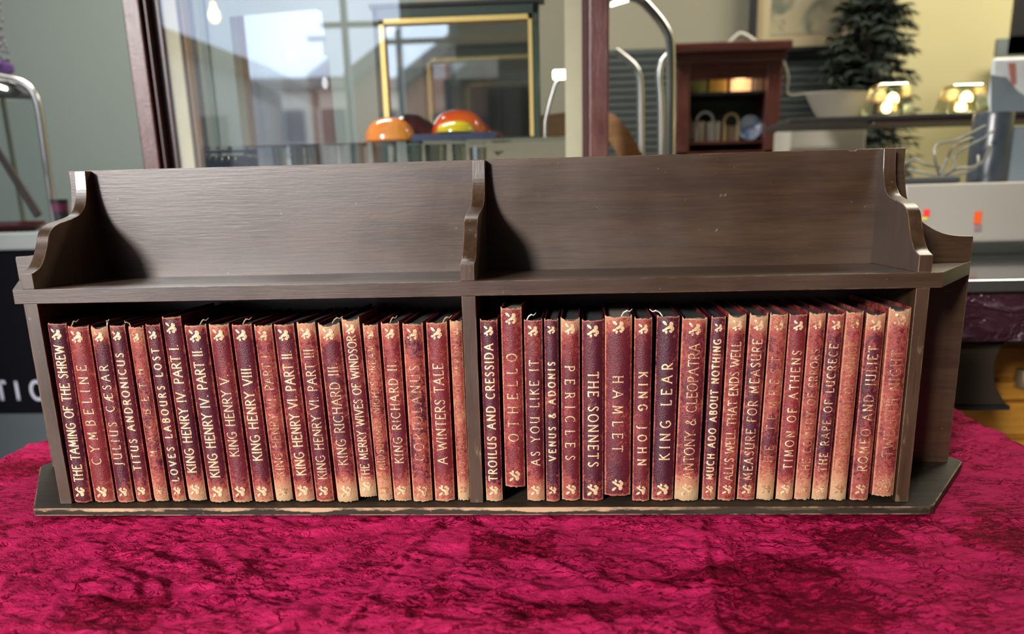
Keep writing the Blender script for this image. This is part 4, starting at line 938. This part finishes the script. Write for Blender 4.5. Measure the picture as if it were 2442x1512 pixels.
# reflection of a roof and chimney, painted on a small panel
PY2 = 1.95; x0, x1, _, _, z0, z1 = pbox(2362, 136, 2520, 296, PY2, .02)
rp = thing('roof_reflection', ((x0 + x1) / 2, PY2, z0), 'pale panel painted as a reflection of a slate roof and pink chimney at the right edge', 'picture')
LMB().box(x0, x1, PY2, PY2 + .015, z0, z1).build('sky_panel', plain('reflection_sky', (.80, .86, .92), .5, vary=.03), rp, bevel=.006)
m_sl = plain('reflection_slate', (.20, .25, .29), .6, vary=.2)
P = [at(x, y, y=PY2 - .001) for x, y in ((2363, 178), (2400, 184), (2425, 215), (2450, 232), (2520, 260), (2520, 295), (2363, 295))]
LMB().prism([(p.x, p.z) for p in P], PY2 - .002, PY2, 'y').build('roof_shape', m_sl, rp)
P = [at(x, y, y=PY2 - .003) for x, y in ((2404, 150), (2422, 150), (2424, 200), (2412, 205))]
LMB().prism([(p.x, p.z) for p in P], PY2 - .004, PY2 - .002, 'y').build('chimney_shape', plain('reflection_pink', (.50, .20, .17), .6), rp)
a = pbox(2378, 90, 2520, 132, 2.9, .02); o = MB().box(*a).build('grey_wall_tile', plain('blue_grey_tile', (.17, .20, .21), .6)); tag(o, 'plain blue grey board on the cream wall at the right edge', 'board')
x0, x1, _, _, z0, z1 = pbox(2424, -190, 2700, 124, 2.6, .03)
fr_ = thing('hanging_frame', ((x0 + x1) / 2, 2.6, z0), 'black picture frame cut off by the top right corner', 'picture frame'); LMB().box(x0, x0 + .05, 2.58, 2.61, z0, z1).box(x1 - .05, x1, 2.58, 2.61, z0, z1).box(x0, x1, 2.58, 2.61, z0, z0 + .05).build('frame', M_black, fr_)
LMB().box(x0 + .05, x1 - .05, 2.59, 2.60, z0 + .05, z1).build('picture', plain('dim_picture', (.2, .2, .15), .6), fr_)
# --- glossy black desk with its plum velvet apron
DZ = at(2380, 668, y=.50).z; dx0 = at(2180, 700, y=.50).x
dk = thing('glossy_desk', (1.1, .9, FL), 'glossy black table with chrome edge and plum velvet apron behind the rack', 'table')
LMB().box(dx0, 2.2, .50, 1.45, DZ - .006, DZ).build('top', plain('black_gloss_top', (.02, .024, .028), .12, vary=.3, coat=.4, scale=4), dk, bevel=.002)
LMB().box(dx0, 2.2, .492, .50, DZ - .014, DZ + .001).build('edge_trim', M_chrome, dk, bevel=.002)
t = NT('plum_panne_velvet'); n = t.noise(t.mapped(t.obj(), (1, 1, 2.2)), 13, 4, .6, .8); t.set(t.b, 'Base Color', t.mix(t.smooth(n, .52, .72), (.040, .012, .020, 1), (.15, .10, .12, 1))); t.b.inputs['Roughness'].default_value = .32; t.bump(n, .03, .8)
pz = at(2380, 812, y=.51).z; LMB().box(dx0, 2.2, .503, .515, pz, DZ - .0145).build('apron', t.m, dk)
for x in (dx0 + .5, 2.12): LMB().box(x, x + .06, .6, .66, FL, DZ - .007).build('leg', M_black, dk)
for x in (dx0 + .5, 2.12): LMB().box(x, x + .06, 1.36, 1.42, FL, DZ - .007).build('leg', M_black, dk)
# white case on the desk with price tags
WCY = 1.02; x0, x1, _, _, z0, z1 = pbox(2150, 446, 2900, 590, WCY, .3); z0 = DZ + .0006; z1 = at(2400, 434, y=WCY).z
ws = thing('white_display_case', ((x0 + x1) / 2, WCY, DZ), 'long off-white display case on the glossy desk with two red price tags', 'display case')
LMB().box(x0, x1, WCY, WCY + .3, z0 + .02, z1).build('body', plain('offwhite_case', (.30, .28, .235), .55, vary=.06, scale=3), ws, bevel=.006)
LMB().box(x0, x1, WCY - .004, WCY + .3, z0, z0 + .02).build('foot_strip', plain('bright_steel', (.80, .84, .86), .15, 1), ws)
for px0, py0, px1, py1, c_, nm in ((2203, 499, 2217, 516, (.80, .04, .02), 'r'), (2324, 504, 2341, 534, (.75, .10, .015), 'o')):
    a = pbox(px0, py0, px1, py1, WCY - .003, .002); LMB().box(*a).build('price_tag', plain('tag_' + nm, c_, .5), ws)
a = pbox(2198, 518, 2212, 524, WCY - .003, .002); LMB().box(*a).build('price_tag', plain('tag_y', (.7, .6, .08), .5), ws)
a = pbox(2325, 536, 2341, 552, WCY - .003, .002); LMB().box(*a).build('price_tag', plain('tag_g', (.24, .16, .16), .5), ws)
x0, x1 = at(2120, 448, y=WCY + .05).x, at(2285, 448, y=WCY + .05).x
dt = MB().box(x0, x1, WCY + .04, WCY + .2, z1 + .0008, z1 + .012).build('jewellery_tray', plain('charcoal_tray', (.03, .034, .035), .6), bevel=.004); tag(dt, 'flat charcoal tray on the off-white display case', 'tray')
# wire jewellery stand
rnd = random.Random(3)
wj = thing('wire_jewellery_tree', (at(2240, 430, y=1.14).x, 1.14, z1 + .012), 'tangled grey wire jewellery tree on the charcoal tray', 'jewellery stand')
m_wire = plain('grey_wire', (.16, .16, .13), .45)
Yw = 1.14
zb4 = z1 + .0128
for pts in ([(2246, 437), (2240, 400), (2205, 392), (2180, 380), (2150, 395)], [(2246, 437), (2228, 370), (2236, 345), (2275, 335), (2315, 318), (2350, 300)], [(2250, 437), (2258, 380), (2275, 350), (2320, 330)], [(2250, 437), (2275, 400), (2278, 372), (2310, 348), (2345, 330), (2372, 308)],
            [(2250, 437), (2285, 402), (2320, 398), (2350, 380), (2362, 345)], [(2246, 437), (2215, 415), (2190, 410), (2165, 405)], [(2250, 437), (2300, 412), (2330, 395), (2332, 372)]):
    P = [at(x, y, y=Yw + rnd.uniform(-.03, .03)) for x, y in pts]; P[0] = Vector((wj.location.x, Yw, zb4)); Q = []
    for i in range(len(P) - 1):
        a, b_, c_, d_ = P[max(i - 1, 0)], P[i], P[i + 1], P[min(i + 2, len(P) - 1)]
        for k in range(6):
            tt = k / 6; Q.append(.5 * (2 * b_ + (c_ - a) * tt + (2 * a - 5 * b_ + 4 * c_ - d_) * tt * tt + (3 * b_ - a - 3 * c_ + d_) * tt ** 3))
    Q.append(P[-1]); L = LMB(); L.tube(Q, .0026, 8); L.build('wire_branch', m_wire, wj, smooth=True)
MB()
# dark ribbed bin behind
BY = 1.24; p = at(2352, 430, y=BY); r = at(2398, 430, y=BY).x - p.x; h = zt_ - th - z1 - .004
bn = MB().lathe([(r, 0), (r, h * .96), (r * .96, h), (0, h)], (0, 0, 0), 40).build('ribbed_canister', plain('blue_black_canister', (.035, .045, .055), .3, vary=.5, scale=30), smooth=True); bn.location = (p.x, BY, z1 + .0006); tag(bn, 'tall blue black canister on the display case under the shelf', 'canister')
bx = pbox(2404, 300, 2560, 432, 1.24, .05); o = MB().box(bx[0], bx[1], bx[2], bx[3], z1 + .0006, bx[5]).build('silver_panel', plain('silver_blue_panel', (.35, .42, .47), .25, .6)); tag(o, 'silvery blue panel right of the blue black canister', 'panel')
# dark bracket with a curved foot, and the yellow pine chest
FY = .54
P = [(2225, 815), (2400, 815), (2388, 830), (2376, 856), (2371, 882), (2373, 908), (2380, 930), (2392, 952), (2403, 967), (2225, 967)]
L = LMB(); q0 = at(2300, 967, y=FY)
bk = thing('curved_bracket', (q0.x, FY, q0.z), 'dark brown curved bracket foot behind the right end of the rack', 'bracket')
L.prism([(at(x, y, y=FY).x, at(x, y, y=FY).z) for x, y in P][::-1], FY, FY + .05, 'y').build('body', plain('dark_oak_bracket', (.035, .024, .014), .5), bk, bevel=.002)
a = pbox(2215, 967, 2405, 977, FY, .06); LMB().box(a[0], a[1], FY - .004, FY + .05, a[4], a[5]).build('foot_plate', M_black, bk)
CY = .82; cx0 = at(2285, 985, y=CY).x; ctz = at(2400, 826, y=CY).z
ch = thing('pine_chest', (cx0 + .4, CY + .2, FL), 'orange yellow pine chest of drawers below the glossy table', 'chest')
M_pine = wood('honey_pine', (.50, .22, .028), (.68, .34, .05), axis='x', rough=.32, dirt=False, edge=False)
LMB().box(cx0, cx0 + .8, CY + .02, CY + .44, FL, ctz).build('carcass', M_pine, ch)
zc = ctz; k = 0
for dz_ in (.055, .035, .06, .075, .09, .10, .12):
    z_ = zc - dz_
    LMB().box(cx0 + .004, cx0 + .796, CY + (0 if k % 2 else .006), CY + .02, z_ + .003, zc - .002).build('drawer_front' if k % 2 == 0 else 'moulding', M_pine, ch, bevel=.005, seg=3); zc = z_; k += 1
p = at(2440, 900, y=CY); LMB().lathe([(0, -.016), (.014, -.014), (.016, 0), (.014, .014), (0, .016)], (p.x, CY - .006, p.z), 20).build('knob', plain('brass_knob', (.45, .38, .22), .4, .8), ch, smooth=True)

# --- left side: counter, sign board, lamp, cup
LY = 1.02
z1 = at(45, 556, y=LY).z; z0 = at(45, 597, y=LY).z; xr_ = at(118, 575, y=LY).x; xr_ = at(150, 575, y=LY).x
lc = thing('shop_counter', (xr_ - .5, LY + .4, FL), 'pale counter at the left edge with a black lettered front', 'counter')
LMB().box(XL + .3, xr_, LY, LY + .9, z0, z1).build('top', plain('pale_counter_top', (.36, .40, .38), .22, vary=.1), lc, bevel=.004)
zl = at(45, 988, y=LY).z
LMB().box(XL + .3, xr_ - .01, LY + .012, LY + .03, zl, z0).build('black_front', plain('black_banner', (.004, .0045, .008), .8), lc)
LMB().box(XL + .3, xr_ - .01, LY + .03, LY + .86, FL, z0).build('body', plain('grey_counter_body', (.10, .12, .13), .7), lc)
LMB().box(XL + .3, xr_ - .01, LY + .012, LY + .03, FL, zl - .002).build('lower_panel', plain('slate_panel', (.085, .105, .115), .7), lc)
_c['black_banner'].node_tree.nodes['Principled BSDF'].inputs['Specular IOR Level'].default_value = .08
# white letters of the banner, as far as they show
lz = at(30, 956, y=LY).z; lh = at(30, 913, y=LY).z - lz
L = LMB(); x = at(-95, 935, y=LY).x; e1 = at(7, 935, y=LY).x
def put(ch, xx):
    st_, w_ = text_strokes(ch)
    for pts, thk in st_:
        fn = lambda a, b_, raw=False: (xx + a * lh * .95, lz + b_ * lh)
        v2, f2 = ribbon(L, pts, lh * (.19 if thk > .1 else .09), fn, .01); L.add([(X, LY + .0112, Z) for X, Z in v2], f2)
put('T', at(-6, 935, y=LY).x - lh * .32 * .95); put('I', at(33, 935, y=LY).x - lh * .11); put('C', at(64, 935, y=LY).x)
L.build('white_lettering', plain('white_letters', (.62, .64, .74), .5), lc)
# lamp on the left counter
gl_ = thing('gooseneck_lamp', (at(128, 525, y=1.3).x, 1.3, z1), 'chrome framed LED lamp with a black head at the left edge', 'lamp')
def spl(pts, Y):
    P = [at(x, y, y=Y) for x, y in pts]; Q = []
    for i in range(len(P) - 1):
        a, b_, c_, d_ = P[max(i - 1, 0)], P[i], P[i + 1], P[min(i + 2, len(P) - 1)]
        for k in range(6):
            t = k / 6; Q.append(.5 * (2 * b_ + (c_ - a) * t + (2 * a - 5 * b_ + 4 * c_ - d_) * t * t + (3 * b_ - a - 3 * c_ + d_) * t ** 3))
    return Q + [P[-1]]
q = spl([(132, 532), (124, 480), (115, 420), (106, 350), (96, 280), (88, 240), (74, 214), (52, 198), (20, 190), (-40, 178)], 1.3)
LMB().tube(q, .0085, 12).build('tube', M_chrome, gl_, smooth=True)
a = [at(x, y, y=1.31) for x, y in ((-30, 190), (30, 200), (62, 224), (56, 232), (-30, 228))]
LMB().prism([(p.x, p.z) for p in a], 1.29, 1.36, 'y').build('lamp_head', M_black, gl_)
a = [at(x, y, y=1.285) for x, y in ((-20, 196), (14, 208), (14, 215), (-20, 206))]
LMB().prism([(p.x, p.z) for p in a], 1.283, 1.289, 'y').build('led_strip', plain('led_white', (1, 1, .9), .4, emit=(1, .98, .80), es=9), gl_)
pb = q[0]; LMB().lathe([(0, 0), (.04, 0), (.04, .006), (0, .008)], (pb.x, 1.3, z1), 24).build('base', M_chrome, gl_, smooth=True)
LMB().tube([(pb.x, 1.3, z1), tuple(pb)], .0085, 12).build('tube', M_chrome, gl_, smooth=True)
# glass case wall and dark stick leaning in an oval dish
gx = at(52, 400, y=1.36).x; o = MB().box(-.5, 0, 0, .004, 0, at(40, 236, y=1.36).z - z1).build('glass_screen', M_acr); o.location = (at(112, 400, y=1.4).x, 1.4, z1 + .0005); tag(o, 'upright clear screen standing on the left counter', 'glass screen')
a, b_ = at(92, 514, y=1.2), at(-30, 320, y=1.2); a.z = max(a.z, z1 + .02)
o = MB().tube([Vector((0, 0, 0)), b_ - a], [.009, .007], 12).build('wooden_stick', plain('dark_brown_stick', (.02, .011, .007), .45), smooth=True); o.location = a; tag(o, 'dark brown stick leaning up out of the oval dish', 'stick')
c_ = at(10, 533, y=1.2); rx = at(105, 530, y=1.2).x - c_.x
o = MB().lathe([(rx * .7, 0), (rx, .012), (rx, .02), (rx * .95, .02), (rx * .68, .006), (0, .005)], (0, 0, 0), 48, 1, .5).build('oval_dish', plain('oxblood_dish', (.07, .014, .016), .25), smooth=True); o.location = (c_.x, 1.2, z1 + .0006); tag(o, 'oval oxblood dish on the left counter', 'dish')
c_ = at(147, 518, y=1.1); r = (at(166, 518, y=1.1).x - c_.x); h = at(147, 476, y=1.1).z - z1
cu = thing('candle_cup', (c_.x, 1.1, z1 + .0005), 'black and plum banded cup at the right end of the left counter', 'cup')
MB().lathe([(r * .78, 0), (r * .82, h * .3)], (0, 0, 0), 28).build('plum_band', plain('plum_band', (.12, .015, .06), .4), cu, smooth=True)
MB().lathe([(r * .82, h * .3), (r * .9, h * .62)], (0, 0, 0), 28).build('black_band', M_black, cu, smooth=True)
MB().lathe([(r * .9, h * .62), (r * .96, h * .86)], (0, 0, 0), 28).build('plum_band', plain('plum_band', (.12, .015, .06), .4), cu, smooth=True)
MB().lathe([(r * .96, h * .86), (r, h), (r * .94, h), (r * .86, h * .7), (0, h * .7)], (0, 0, 0), 28).build('rim', M_black, cu, smooth=True)
# lavender bundle at the top left
lv = thing('lavender_bundle', (at(-2, 178, y=1.5).x, 1.5, at(0, 178, y=1.5).z), 'grey lavender bundle tied with purple at the top left corner', 'dried flowers')
L = LMB(); rnd = random.Random(9); b0 = at(-6, 165, y=1.5)
for k in range(160):
    a_ = rnd.uniform(0, 6.28); rr = .030 * math.sqrt(rnd.random()); zz = rnd.uniform(0, .17); p = Vector((b0.x + rr * math.cos(a_), 1.5 + rr * math.sin(a_), b0.z + zz))
    L.lathe([(0, -.006), (.004, 0), (0, .006)], tuple(p), 6)
L.build('flower_heads', plain('lavender_grey', (.20, .18, .21), .8, vary=.5, scale=60), lv)
LMB().lathe([(.02, -.014), (.034, -.004), (.034, .008), (.02, .016)], (b0.x, 1.5, b0.z), 20).build('ribbon', plain('purple_ribbon', (.10, .03, .20), .5), lv, smooth=True)
zlamp = at(0, 190, y=1.5).z; LMB().tube([(b0.x, 1.5, z1), (b0.x, 1.5, b0.z)], .006, 8).build('stem', plain('stem_green', (.1, .1, .06), .8), lv)
